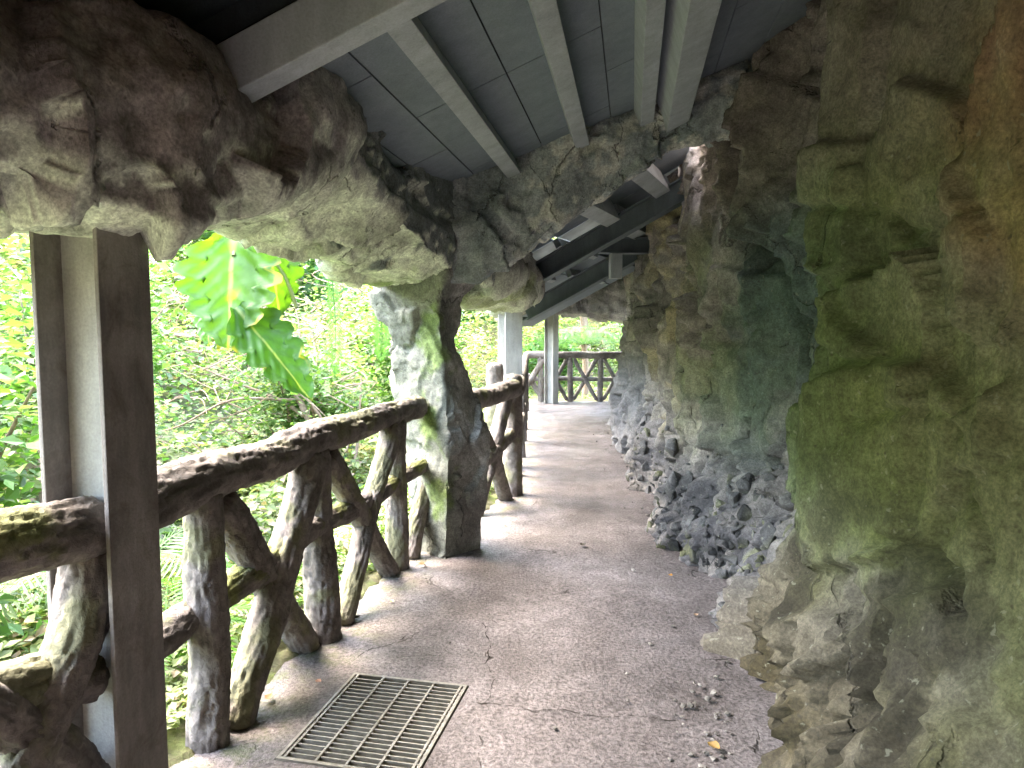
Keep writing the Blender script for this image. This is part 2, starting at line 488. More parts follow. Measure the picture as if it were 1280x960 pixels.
def line_d(p, pts):
    d = np.full(len(p), 9.0)
    for a, b in zip(pts[:-1], pts[1:]):
        a, b = np.array(a), np.array(b); e = b - a; w = p - a
        t = np.clip((w @ e) / (e @ e), 0, 1); q = w - t[:, None] * e
        d = np.minimum(d, np.hypot(q[:, 0], q[:, 1]))
    return d

# loose plates standing out of the wall: outline, height, lean across, lean up
PLATES = [
    ([(1008, 250), (1078, 262), (1092, 290), (1132, 325), (1085, 335), (1012, 348)], .055, .25, -.5),
    ([(1030, 325), (1062, 330), (1066, 385), (1124, 442), (1080, 448), (1036, 418)], .050, -.2, -.3),
    ([(1006, 530), (1040, 495), (1078, 452), (1165, 450), (1222, 500), (1236, 570), (1188, 690), (1060, 712), (1016, 640)], .085, .10, .10),
    ([(1105, 90), (1185, 128), (1212, 225), (1262, 300), (1236, 420), (1140, 330), (1085, 262), (1010, 250), (1026, 180), (1080, 165)], .075, .05, .08),
    ([(1118, 690), (1150, 668), (1192, 690), (1182, 762), (1126, 752), (1104, 720)], .05, .1, .4),
    ([(1230, 520), (1275, 478), (1300, 560), (1262, 590), (1228, 575)], .07, 0, .3),
    ([(1170, 745), (1232, 720), (1285, 800), (1270, 900), (1215, 880), (1180, 820)], .06, .3, .3),
    ([(1040, 760), (1110, 765), (1130, 830), (1070, 860), (1020, 820)], .045, .2, .3),
    ([(1180, 900), (1250, 880), (1300, 960), (1200, 985)], .05, .2, .4),
    ([(958, 90), (992, 120), (1000, 330), (975, 400), (955, 300), (940, 180)], .11, .1, 0),
    ([(905, 330), (960, 345), (975, 470), (950, 580), (900, 560), (892, 450)], .07, -.1, .05),
    ([(845, 260), (880, 300), (892, 420), (880, 560), (850, 520), (838, 400)], .10, 0, .05),
    ([(880, 600), (960, 590), (985, 640), (965, 690), (900, 680)], .06, .1, .2),
]
CRACKS = [
    ([(898, 110), (915, 180), (925, 250), (948, 322)], .060, .36), ([(1012, 345), (1028, 420), (1012, 500), (1000, 560)], .016, .07), ([(1030, 590), (1038, 620), (1050, 645)], .020, .09),
    ([(1095, 525), (1150, 515), (1200, 512), (1245, 540)], .010, .04), ([(880, 330), (888, 420), (884, 520)], .020, .10), ([(1000, 470), (988, 560), (996, 650), (965, 720)], .022, .12),
    ([(1085, 262), (1110, 285), (1180, 283), (1240, 262)], .012, .05), ([(1140, 672), (1190, 690)], .022, .10), ([(1105, 740), (1125, 770)], .012, .06), ([(1200, 700), (1240, 720), (1262, 760)], .020, .08),
    ([(1060, 835), (1110, 850), (1140, 830)], .018, .07), ([(1008, 150), (1018, 250)], .012, .05), ([(935, 480), (950, 580), (990, 600)], .014, .06), ([(860, 450), (872, 560), (880, 640)], .02, .08),
    ([(1225, 600), (1260, 640), (1280, 700)], .016, .06), ([(1150, 900), (1180, 870), (1190, 820)], .014, .05),
]
def build_cliff():
    seg = np.diff(CLIFF, axis=0); L = np.concatenate([[0], np.cumsum(np.linalg.norm(seg, axis=1))])
    # smooth the plan line
    ss = np.arange(0, L[-1], .01)
    xs = np.interp(ss, L, CLIFF[:, 0]); ys = np.interp(ss, L, CLIFF[:, 1])
    kern = np.hanning(19); kern /= kern.sum()
    pad = lambda a: np.convolve(np.concatenate([np.full(9, a[0]), a, np.full(9, a[-1])]), kern, 'valid')
    xs, ys = pad(xs), pad(ys)
    # fine columns where the wall is near and in view
    step = np.where((ys > 1.2) & (ys < 5.5) & (xs > 0), 1.6, np.where((ys > .6) & (ys < 10) & (xs > 0), 2.6, 6.0))
    idx = [0]; acc = 0
    for i in range(1, len(ss)):
        acc += 1
        if acc >= step[i]: idx.append(i); acc = 0
    xs2, ys2 = xs[idx], ys[idx]
    tx, ty = np.gradient(xs2), np.gradient(ys2); n = np.hypot(tx, ty); nx, ny = -ty / n, tx / n
    zs = np.concatenate([np.arange(-.15, 3.4, .021), np.arange(3.4, 5.2, .08)])
    S, Z = np.meshgrid(np.arange(len(xs2)), zs, indexing='ij')
    s = S.ravel(); z = Z.ravel()
    bx, by = xs2[s], ys2[s]; NX, NY = nx[s], ny[s]
    P = np.stack([bx, by, z], 1)
    yk = [-3, .5, 1.3, 2.2, 2.75, 3.15, 3.5, 4.4, 5.5, 7, 9, 11.5, 14]
    fk = [.5, .62, .60, .42, .20, .20, .30, .32, .18, .16, .18, .24, .28]
    foot = np.interp(by, yk, fk)
    fh = np.interp(by, yk, [.6, .6, .62, .6, .55, .5, .3, .3, .35, .5, .7, .8, .8])
    off = foot * np.exp(-(np.maximum(z, 0) / fh) ** 1.4)
    P = np.stack([bx + NX * (off + .08), by + NY * (off + .08), z], 1)     # sample the rock where the face really lies
    # big slabs, blocks, rubble
    big, be, _ = facet(P, (.60, .60, 1.5), 3, .6, .4)
    med, me_, _ = facet(P, (.30, .34, .52), 5, .6, .6)
    sml, se, _ = facet(P, (.11, .12, .13), 9, .7, .25)
    tiny, te, _ = facet(P, (.05, .055, .05), 19, .7, .25)
    nearw = sstep(3.3, 2.9, by)                       # smoother near bulge
    rub = sstep(1.0, .35, z + .25 * fbm(P * 2, 60, 2)) * sstep(2.9, 3.4, by) * sstep(9, 6.5, by)
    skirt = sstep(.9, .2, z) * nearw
    gate = sstep(-.15, .3, fbm(P * 1.2, 61, 3))
    calm = 1 - .55 * nearw * sstep(.35, .75, z)
    disp = .125 * big * calm
    disp += med * (.022 + .030 * (1 - nearw)) * gate * calm
    disp += sml * (.003 + .020 * rub + .030 * skirt + .014 * gate * (1 - nearw))
    disp += tiny * (.001 + .008 * rub + .012 * skirt) + .035 * skirt * fbm(P * np.array([3, 3, 4]), 64, 5, .6, True) + .02 * skirt * med
    disp += .12 * calm * fbm(P * np.array([.9, .9, .7]), 33, 3) + .010 * fbm(P * 4, 34, 4) + .0035 * fbm(P * 16, 35, 4)
    disp += calm * (.18 * terrace(P * np.array([1.2, 1.2, .55]), 41, 4, .045) + .08 * terrace(P * np.array([2.4, 2.4, 1.1]), 43, 4, .06) * (.3 + .7 * gate))
    rid = fbm(P * np.array([2.6, 2.6, .55]), 37, 4, .5, True)          # upright ribs further in
    disp += .07 * rid * sstep(2.9, 4.0, by) * sstep(11, 8, by)
    # cracks between the slabs, here and there
    disp -= .03 * np.exp(-(be / .025) ** 2) * sstep(.0, .25, fbm(P * 1.5, 39, 2))
    wz = np.stack([by, z], 1)
    jit = wz + (.030 * np.stack([perlin(P * 5, 201), perlin(P * 5, 202)], 1) + .005 * np.stack([perlin(P * 19, 203), perlin(P * 19, 204)], 1))
    for poly, a, ly, lz in PLATES:
        q = [on_wall(*c) for c in poly]; cen = np.mean(q, axis=0); ext = np.ptp(q, axis=0) / 2 + 1e-3
        rel = (wz - cen) / ext
        disp += a * sstep(-.004, .020, poly_sd(jit, q)) * (1 + ly * rel[:, 0] + lz * rel[:, 1])
    for pts, w, dep in CRACKS:
        q = [on_wall(*c) for c in pts]
        disp -= dep * np.exp(-(line_d(jit, q) / w) ** 2)
    disp += (.02 * np.exp(-((by - 2.88) / .17) ** 2) - .12 * sstep(3.0, 3.25, by) * sstep(4.6, 4.2, by)) * sstep(.45, .9, z)
    off = off + disp
    V = np.stack([bx + NX * off, by + NY * off, z], 1)
    nc, nz = Z.shape
    i = np.arange(nc - 1)[:, None] * nz + np.arange(nz - 1)[None]
    F = np.stack([i, i + 1, i + nz + 1, i + nz], -1).reshape(-1, 4)
    # grey stone; lens-glare green, teal, ochre and red painted into the colour
    f1 = fbm(P * 1.3, 71, 4); f2 = fbm(P * 3.1, 72, 4); f3 = fbm(P * 7, 73, 4)
    col = hexmix((.17, .165, .15), (.30, .285, .25), sstep(-.5, .5, f2 + .25 * (f3)))
    col = hexmix(col, (.125, .165, .07), sstep(-.35, .35, f1 + .25 - .5 * np.abs(z - 1.3) + .2 * f3) * .75 * sstep(.4, .9, z + .2 * f2) * sstep(6.5, 5.0, by))          # green glare hue painted in
    col = hexmix(col, (.072, .118, .114), np.exp(-((by - 4.0 + .2 * f2) / 1.0) ** 4 - ((z - 1.65 + .25 * f1) / .95) ** 4) * .8)               # teal glare hue and recess shade painted in
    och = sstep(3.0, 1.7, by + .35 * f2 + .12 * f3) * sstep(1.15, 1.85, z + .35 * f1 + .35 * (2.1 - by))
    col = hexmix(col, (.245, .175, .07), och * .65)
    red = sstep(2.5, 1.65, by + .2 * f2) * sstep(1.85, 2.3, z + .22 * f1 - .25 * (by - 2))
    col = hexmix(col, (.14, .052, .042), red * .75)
    oli = sstep(3.1, 2.6, by + .1 * f3) * sstep(.35, .8, z + .3 * f2) * (1 - och)
    col = hexmix(col, (.105, .125, .042), oli * .75)
    gr = np.exp(-((by - 2.85 + .1 * f2) / .42) ** 2) * sstep(.6, .9, z + .2 * f1) * sstep(2.2, 1.7, z)
    col = hexmix(col, (.085, .125, .06), gr * .7)
    umb = sstep(2.0, 2.5, z + .3 * f1) * sstep(1.9, 2.4, by)
    col = hexmix(col, (.155, .13, .115), umb * .65 * (1 - red))
    yel = np.exp(-((by - 6.6) / .9) ** 2) * sstep(.0, .45, f2 + .1)
    col = hexmix(col, (.30, .27, .13), yel * .6)
    grey = rub * sstep(-.3, .2, f2 + .3)
    col = hexmix(col, (.068, .071, .076), grey * .9)
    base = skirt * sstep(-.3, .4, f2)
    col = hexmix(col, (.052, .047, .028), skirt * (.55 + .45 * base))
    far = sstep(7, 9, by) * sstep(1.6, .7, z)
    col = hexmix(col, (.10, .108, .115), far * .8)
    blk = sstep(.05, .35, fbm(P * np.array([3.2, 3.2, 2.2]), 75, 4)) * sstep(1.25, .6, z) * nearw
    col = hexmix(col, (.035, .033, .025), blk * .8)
    col = col * np.array([1.12, 1.08, 1.15]) * (1.0 + .12 * fbm(P * 22, 76, 3) + .14 * f3)[:, None]
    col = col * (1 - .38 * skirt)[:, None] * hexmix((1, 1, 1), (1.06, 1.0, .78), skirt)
    CL['V'] = V; CL['n'] = np.stack([NX, NY], 1)
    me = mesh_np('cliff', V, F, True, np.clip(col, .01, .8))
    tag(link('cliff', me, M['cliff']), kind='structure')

# ------------------------------------------------------------------ cement rock masses
def hull_mesh(hulls):
    bm = bmesh.new()
    for pts in hulls:
        vs = [bm.verts.new(Vector(p)) for p in pts]
        r = bmesh.ops.convex_hull(bm, input=vs)
        junk = [v for v in r['geom_interior'] if isinstance(v, bmesh.types.BMVert)] + [v for v in r['geom_unused'] if isinstance(v, bmesh.types.BMVert)]
        if junk: bmesh.ops.delete(bm, geom=list(set(junk)), context='VERTS')
    bmesh.ops.recalc_face_normals(bm, faces=bm.faces)
    me = bpy.data.meshes.new('rough'); bm.to_mesh(me); bm.free()
    return me

def rock(name, hulls, voxel, seed, tint, amp=(.09, .045, .012), sc=(.55, .2, .07), parent=None, label=None, cat=None):
    me = hull_mesh(hulls)
    tmp = bpy.data.objects.new('rough', me); COL.objects.link(tmp)
    md = tmp.modifiers.new('r', 'REMESH'); md.mode = 'VOXEL'; md.voxel_size = voxel
    sm = tmp.modifiers.new('s', 'SMOOTH'); sm.factor = .5; sm.iterations = 3
    dg = bpy.context.evaluated_depsgraph_get(); dg.update()
    new = bpy.data.meshes.new_from_object(tmp.evaluated_get(dg))
    bpy.data.objects.remove(tmp); bpy.data.meshes.remove(me)
    new.name = name
    P, N = get_co(new)
    a, ae, _ = facet(P, (sc[0],) * 3, seed, .55, .55)
    b, be, _ = facet(P, (sc[1],) * 3, seed + 1, .6, .6)
    c, ce, _ = facet(P, (sc[2],) * 3, seed + 2, .5, .4)
    gate = sstep(-.1, .3, fbm(P * 1.7, seed + 6, 3))
    d = amp[0] * a * .6 + amp[1] * b * .34 * gate + amp[2] * c * .4 * sstep(.1, .4, fbm(P * 3, seed + 7, 2))
    d += amp[0] * .55 * terrace(P * np.array([1.5, 1.5, 2.2]), seed + 8, 5, .08) + amp[1] * .38 * terrace(P * 3.4, seed + 9, 3, .1)
    d += amp[1] * .8 * fbm(P * 2.1, seed + 3, 3) + .005 * fbm(P * 15, seed + 4, 3) + .006 * fbm(P * 6, seed + 5, 3, .5, True) * gate
    V = P + N * d[:, None]
    new.vertices.foreach_set('co', V.astype(np.float32).ravel())
    new.update()
    new.polygons.foreach_set('use_smooth', [True] * len(new.polygons))
    P2, N2 = get_co(new)
    set_tint(new, np.clip(tint(P2, N2), .01, .85))
    new.materials.clear()
    o = link(name, new, M['rock'], parent)
    return tag(o, label, cat)

def chain(secs):
    return [list(a) + list(b) for a, b in zip(secs[:-1], secs[1:])]

def tint_lintel(P, N):
    f1 = fbm(P * 1.6, 81, 4); f2 = fbm(P * 4.5, 82, 5); f3 = fbm(P * 9, 83, 4)
    col = hexmix((.24, .222, .225), (.45, .42, .425), sstep(-.45, .45, f2 + .35 * f1))
    brown = sstep(-.1, .35, fbm(P * 1.1, 86, 3)) * sstep(2.9, 2.3, P[:, 1])
    col = hexmix(col, (.30, .235, .225), brown * .3)
    # downward faces painted paler, bounce light put into the colour
    pale = sstep(-.12, -.38, N[:, 2] + .12 * f2 + .25 * (P[:, 2] - 1.95)) * sstep(-.75, -.4, f2)
    col = hexmix(col, (.62, .65, .56), pale * .95)
    moss = sstep(.18, .4, f1 + .3 * f3) * sstep(2.2, 1.9, P[:, 2]) * sstep(3.2, 4.2, P[:, 1])
    col = hexmix(col, (.17, .25, .06), moss * .8)
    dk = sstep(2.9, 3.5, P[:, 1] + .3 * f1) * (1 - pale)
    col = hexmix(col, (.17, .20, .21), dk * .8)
    bl = sstep(.28, .42, fbm(P * 5.5, 85, 4))
    return hexmix(col, (.09, .082, .08), bl * .45 * (1 - .85 * dk))

def tint_pillar(P, N):
    f1 = fbm(P * 2.2, 91, 4); f2 = fbm(P * 6, 92, 4)
    col = hexmix((.20, .195, .185), (.32, .315, .30), sstep(-.4, .4, f1 + .4 * f2))
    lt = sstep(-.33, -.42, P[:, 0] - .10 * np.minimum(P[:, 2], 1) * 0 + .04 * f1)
    col = hexmix(col, (.16, .172, .15), lt * .85)  # left face darkened in colour to offset the strong light on it
    m1 = np.exp(-((P[:, 0] + .52) / .11) ** 2 - ((P[:, 2] - 1.42) / .28) ** 2)
    m2 = np.exp(-((P[:, 0] + .56) / .07) ** 2 - ((P[:, 2] - .86) / .18) ** 2)
    m3 = np.exp(-((P[:, 0] + .5) / .15) ** 2 - ((P[:, 2] - .4) / .2) ** 2) * .6
    m = sstep(.3, .75, m1 + m2 + m3 + .45 * f2 + .25 * fbm(P * 14, 93, 3))
    col = hexmix(col, (.125, .19, .04), m * .75)
    return col

def tint_arch(P, N):
    f1 = fbm(P * 2.0, 101, 4); f2 = fbm(P * 6.5, 102, 5); f3 = fbm(P * 14, 103, 3)
    col = hexmix((.20, .235, .25), (.36, .395, .41), sstep(-.4, .4, f1))
    pale = sstep(.02, .26, f2 + .25 * f3 + .15 * f1) * sstep(.15, .6, P[:, 0] + .35)
    col = hexmix(col, (.60, .60, .56), pale * .8)
    return col

def tint_lintel2(P, N):
    f1 = fbm(P * 1.8, 111, 4); f2 = fbm(P * 5, 112, 4)
    col = hexmix((.24, .23, .225), (.42, .40, .395), sstep(-.4, .4, f1 + .4 * f2))
    pale = sstep(2.0, 1.86, P[:, 2] + .08 * f2) * sstep(9.0, 7.5, P[:, 1])
    col = hexmix(col, (.60, .63, .54), pale * .9)
    return hexmix(col, (.24, .30, .08), pale * sstep(.1, .4, f1) * .6)

def build_rocks():
    # lintel along the eaves over the near column and on to the pillar: outer-low, outer-high, inner-low, inner-high
    secs = []
    def sec(x, y, nxy, zo, zi, zt, ow, iw):
        n = Vector((nxy[0], nxy[1], 0)).normalized(); c = Vector((x, y, 0))
        z = Vector((0, 0, 1))
        return [c - n * ow + z * zo, c - n * (ow + .1) + z * (zt - .1), c - n * (ow * .2) + z * (zo - .0), c + n * iw + z * zi, c + n * (iw + .04) + z * (zi + .18), c + n * (iw - .04) + z * zt]
    S = [(-1.40, -1.8, (1, 0), 1.75, 1.85, 2.6, .5, .30), (-1.42, .6, (1, 0), 1.82, 1.95, 2.6, .5, .22), (-1.40, 1.3, (1, -.1), 1.82, 1.95, 2.55, .5, .18),
         (-1.28, 1.80, (1, -.2), 1.74, 1.84, 2.38, .36, .20), (-1.17, 2.12, (1, -.2), 1.76, 1.79, 2.36, .25, .27), (-1.10, 2.45, (1, -.22), 1.98, 1.98, 2.36, .28, .24),
         (-1.00, 2.75, (1, -.22), 1.99, 2.12, 2.42, .30, .26), (-.93, 3.3, (1, -.24), 1.97, 2.18, 2.48, .32, .24), (-.82, 3.9, (1, -.26), 1.90, 2.10, 2.50, .33, .24),
         (-.72, 4.35, (1, -.3), 1.80, 1.98, 2.55, .30, .26), (-.60, 4.85, (1, -.4), 1.78, 1.86, 2.55, .30, .28), (-.42, 5.35, (1, -.5), 1.80, 1.84, 2.5, .25, .3)]
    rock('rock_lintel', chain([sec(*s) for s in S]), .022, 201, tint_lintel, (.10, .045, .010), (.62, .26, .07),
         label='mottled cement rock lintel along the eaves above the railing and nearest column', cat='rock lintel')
    # pillar
    def ps(y, l, m, r, dl, dm, dr, db):
        return [at(l, y, dl), at(m, y, dm), at(r, y, dr), at((l + r) / 2 + 8, y, db), at(l + 6, y, db - .08)]
    P = [ps(702, 524, 556, 603, 4.85, 4.66, 4.90, 5.15), ps(640, 517, 558, 604, 4.9, 4.66, 4.90, 5.2), ps(560, 506, 560, 610, 4.95, 4.68, 4.95, 5.25), ps(480, 490, 556, 592, 4.98, 4.72, 5.0, 5.25),
         ps(425, 484, 552, 570, 4.95, 4.72, 4.98, 5.2), ps(375, 470, 548, 578, 4.9, 4.66, 5.0, 5.2), ps(335, 465, 560, 606, 4.9, 4.6, 5.0, 5.3)]
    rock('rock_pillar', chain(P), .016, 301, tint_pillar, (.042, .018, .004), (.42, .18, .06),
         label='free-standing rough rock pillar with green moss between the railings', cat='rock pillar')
    # arch over the path
    def asec(bx, by, tx, ty, d0, d1):
        return [at(bx, by, d0), at(bx, by, d1), at(tx, ty, d0 - .05), at(tx, ty - 10, d1), at(bx * .6 + tx * .4, by * .6 + ty * .4 - 4, d0 - .12)]
    A = [asec(540, 350, 520, 200, 4.7, 5.3), asec(600, 350, 575, 200, 4.75, 5.35), asec(655, 324, 640, 165, 4.8, 5.35), asec(704, 276, 725, 125, 4.8, 5.3), asec(758, 244, 790, 105, 4.85, 5.25),
         asec(826, 190, 850, 70, 4.85, 5.2), asec(900, 175, 920, 50, 4.8, 5.2), asec(990, 190, 990, 60, 4.8, 5.2)]
    rock('rock_arch', chain(A), .020, 401, tint_arch, (.06, .024, .006), (.5, .24, .07),
         label='blotchy pale rock arch spanning the path from the pillar to the cliff', cat='rock arch')
    # far lintel
    S2 = [(-.36, 5.45, (1, -.3), 1.74, 1.80, 2.3, .2, .28), (-.10, 6.6, (1, -.1), 1.74, 1.80, 2.22, .22, .26), (.02, 7.6, (1, 0), 1.72, 1.78, 2.2, .22, .26), (.08, 9, (1, 0), 1.76, 1.84, 2.2, .22, .26), (.15, 11, (1, 0), 1.76, 1.84, 2.2, .22, .26), (.22, 13.6, (1, -.3), 1.74, 1.82, 2.3, .22, .26),
          (.5, 14.8, (.3, -1), 1.77, 1.84, 2.45, .25, .3), (1.4, 15.0, (0, -1), 1.82, 1.86, 2.45, .25, .3), (2.2, 15.05, (0, -1), 1.68, 1.78, 2.5, .25, .3), (3.2, 15.1, (0, -1), 1.66, 1.78, 2.5, .25, .3), (5.5, 15.2, (0, -1), 1.7, 1.8, 2.5, .25, .3)]
    rock('rock_lintel', chain([sec(*s) for s in S2]), .035, 501, tint_lintel2, (.08, .05, .02), (.5, .24, .1),
         label='low rock lintel over the distant railing at the end of the path', cat='rock lintel')

# ------------------------------------------------------------------ columns
def column(x, y, n, ztop, W, D, label, mat):
    g = empty('steel_column', (x, y, 0), label, 'column', 'steel columns under the rock lintels')
    n = Vector((*n, 0)).normalized(); t = Vector((-n.y, n.x, 0)); z = Vector((0, 0, 1)); o = Vector((x, y, 0))
    ft = .014
    for s in (1, -1):
        bm = bmesh.new()
        obox(bm, o, n, t, z, (s * D / 2 - ft / 2, s * D / 2 + ft / 2), (-W / 2, W / 2), (-.25, ztop))
        link('flange', bm_mesh('flange', bm, .003), mat, g)
    bm = bmesh.new()
    obox(bm, o, n, t, z, (-D / 2 + ft / 2, D / 2 - ft / 2), (-.008, .008), (-.25, ztop))
    link('web', bm_mesh('web', bm), M['columnpale'], g)  # near column: web paler than flanges, its light put into the colour

# ------------------------------------------------------------------ log railings
def catmull(pts, step):
    pts = [Vector(p) for p in pts]
    if len(pts) == 2:
        L = (pts[1] - pts[0]).length; n = max(3, int(L / step))
        return [pts[0].lerp(pts[1], i / n) for i in range(n + 1)], [i / n for i in range(n + 1)]
    out, ts = [], []
    P = [pts[0] * 2 - pts[1]] + pts + [pts[-1] * 2 - pts[-2]]
    for i in range(1, len(P) - 2):
        a, b, c, d = P[i - 1:i + 3]; n = max(2, int((c - b).length / step))
        for k in range(n):
            t = k / n
            out.append(.5 * ((2 * b) + (c - a) * t + (2 * a - 5 * b + 4 * c - d) * t * t + (3 * b - a - 3 * c + d) * t ** 3)); ts.append((i - 1 + t) / (len(pts) - 1))
    out.append(pts[-1]); ts.append(1.0)
    return out, ts

_lg = [0]
def log_mesh(name, pts, r0, r1=None, step=.012, nseg=44, seed=None, amp=1.0, moss=.5, round_end=(1, 1)):
    _lg[0] += 1; seed = seed or _lg[0] * 13 + 500
    if r1 is None: r1 = r0
    pl, ts = catmull(pts, step)
    n = len(pl); A = np.array([tuple(p) for p in pl])
    T = np.gradient(A, axis=0); T /= np.linalg.norm(T, axis=1)[:, None]
    up = np.array([0, 0, 1.0]) if abs(T[0, 2]) < .8 else np.array([1.0, 0, 0])
    Bn = np.cross(T, up); Bn /= np.linalg.norm(Bn, axis=1)[:, None]; Nn = np.cross(Bn, T)
    s = np.concatenate([[0], np.cumsum(np.linalg.norm(np.diff(A, axis=0), axis=1))])
    # wandering axis
    wob = .012 * amp
    A = A + Bn * (wob * perlin(np.stack([s * 2.2, s * 0 + seed * 1.7, s * 0], 1), seed))[:, None] + Nn * (wob * perlin(np.stack([s * 2.2, s * 0 + seed * 2.9, s * 0 + 5], 1), seed))[:, None]
    ang = np.linspace(0, 2 * np.pi, nseg, endpoint=False)
    S, AN = np.meshgrid(s, ang, indexing='ij'); S = S.ravel(); AN = AN.ravel()
    rr = np.interp(s, [0, s[-1]], [r0, r1])
    Rr = np.repeat(rr, nseg)
    tw = AN + 1.1 * S + .35 * perlin(np.stack([S * 2.5, np.cos(AN), np.sin(AN)], 1), seed + 2)
    q = np.stack([np.cos(tw) * 2.6, np.sin(tw) * 2.6, S * 4.2 + seed], 1)
    rid = fbm(q * 1.25, seed, 3, .55, True)
    lump = perlin(np.stack([np.cos(AN) * .9, np.sin(AN) * .9, S * 3.5 + seed], 1), seed + 5)
    fine = fbm(np.stack([np.cos(tw) * 7, np.sin(tw) * 7, S * 11], 1), seed + 8, 3)
    plates, pe, _ = facet(np.stack([np.cos(tw), np.sin(tw), S * 5], 1), (.55, .55, .8), seed + 9, .4, .5)
    k = np.clip(Rr / .075, .5, 1.2) * amp
    fis = perlin(np.stack([np.cos(tw) * 2.3, np.sin(tw) * 2.3, S * 3.0 + seed], 1), seed + 11) + .25 * fine
    fs2 = perlin(np.stack([np.cos(tw) * 4.2, np.sin(tw) * 4.2, S * 6.0 + seed], 1), seed + 12) + .2 * fine
    disp = k * (.004 * rid + .0075 * lump + .0022 * fine + .003 * plates - .0065 * np.exp(-(fis / .08) ** 2) - .0035 * np.exp(-(fs2 / .08) ** 2))
    rs = np.random.default_rng(seed)
    for _ in range(max(1, int(s[-1] * 1.6))):
        ks, ka, kr = rs.uniform(.08, .92) * s[-1], rs.uniform(0, 6.28), rs.uniform(.018, .035)
        da = (AN - ka + np.pi) % (2 * np.pi) - np.pi
        dd = np.sqrt(((S - ks) ** 2) + (da * Rr) ** 2) / kr
        disp += .010 * amp * np.exp(-dd ** 2) - .008 * amp * np.exp(-(dd / .45) ** 2)
    # rounded ends
    e0 = np.clip(s / (rr * .55), 0, 1) if round_end[0] else np.ones(n)
    e1 = np.clip((s[-1] - s) / (rr * .55), 0, 1) if round_end[1] else np.ones(n)
    pr = np.sqrt(np.clip(1 - (1 - np.minimum(e0, e1)) ** 2, 0.0, 1)); pr = np.maximum(pr, .02)
    rad = (Rr + disp) * np.repeat(pr, nseg)
    V = np.repeat(A, nseg, 0) + np.repeat(Bn, nseg, 0) * (np.cos(AN) * rad)[:, None] + np.repeat(Nn, nseg, 0) * (np.sin(AN) * rad)[:, None]
    i = np.arange(n - 1)[:, None] * nseg; j = np.arange(nseg)[None]; j2 = (j + 1) % nseg
    F = np.stack([i + j, i + j2, i + nseg + j2, i + nseg + j], -1).reshape(-1, 4)
    f1 = fbm(V * 3.5, seed + 20, 4); f2 = fbm(V * 9, 621, 4)
    col = hexmix((.115, .102, .094), (.20, .178, .168), sstep(-.4, .45, f1 + .35 * rid))
    col = hexmix(col, (.19, .165, .145), sstep(.15, .5, f2) * .25)
    upn = (np.repeat(Bn, nseg, 0) * np.cos(AN)[:, None] + np.repeat(Nn, nseg, 0) * np.sin(AN)[:, None])[:, 2]
    mo = sstep(.15, .6, .45 * upn + f1 + .3 * f2 - .2 + .35 * moss)
    col = hexmix(col, (.16, .175, .06), mo * moss)
    return mesh_np(name, V, F, True, np.clip(col, .01, .6))

def P3(x, y, z): return Vector((x, y, z))

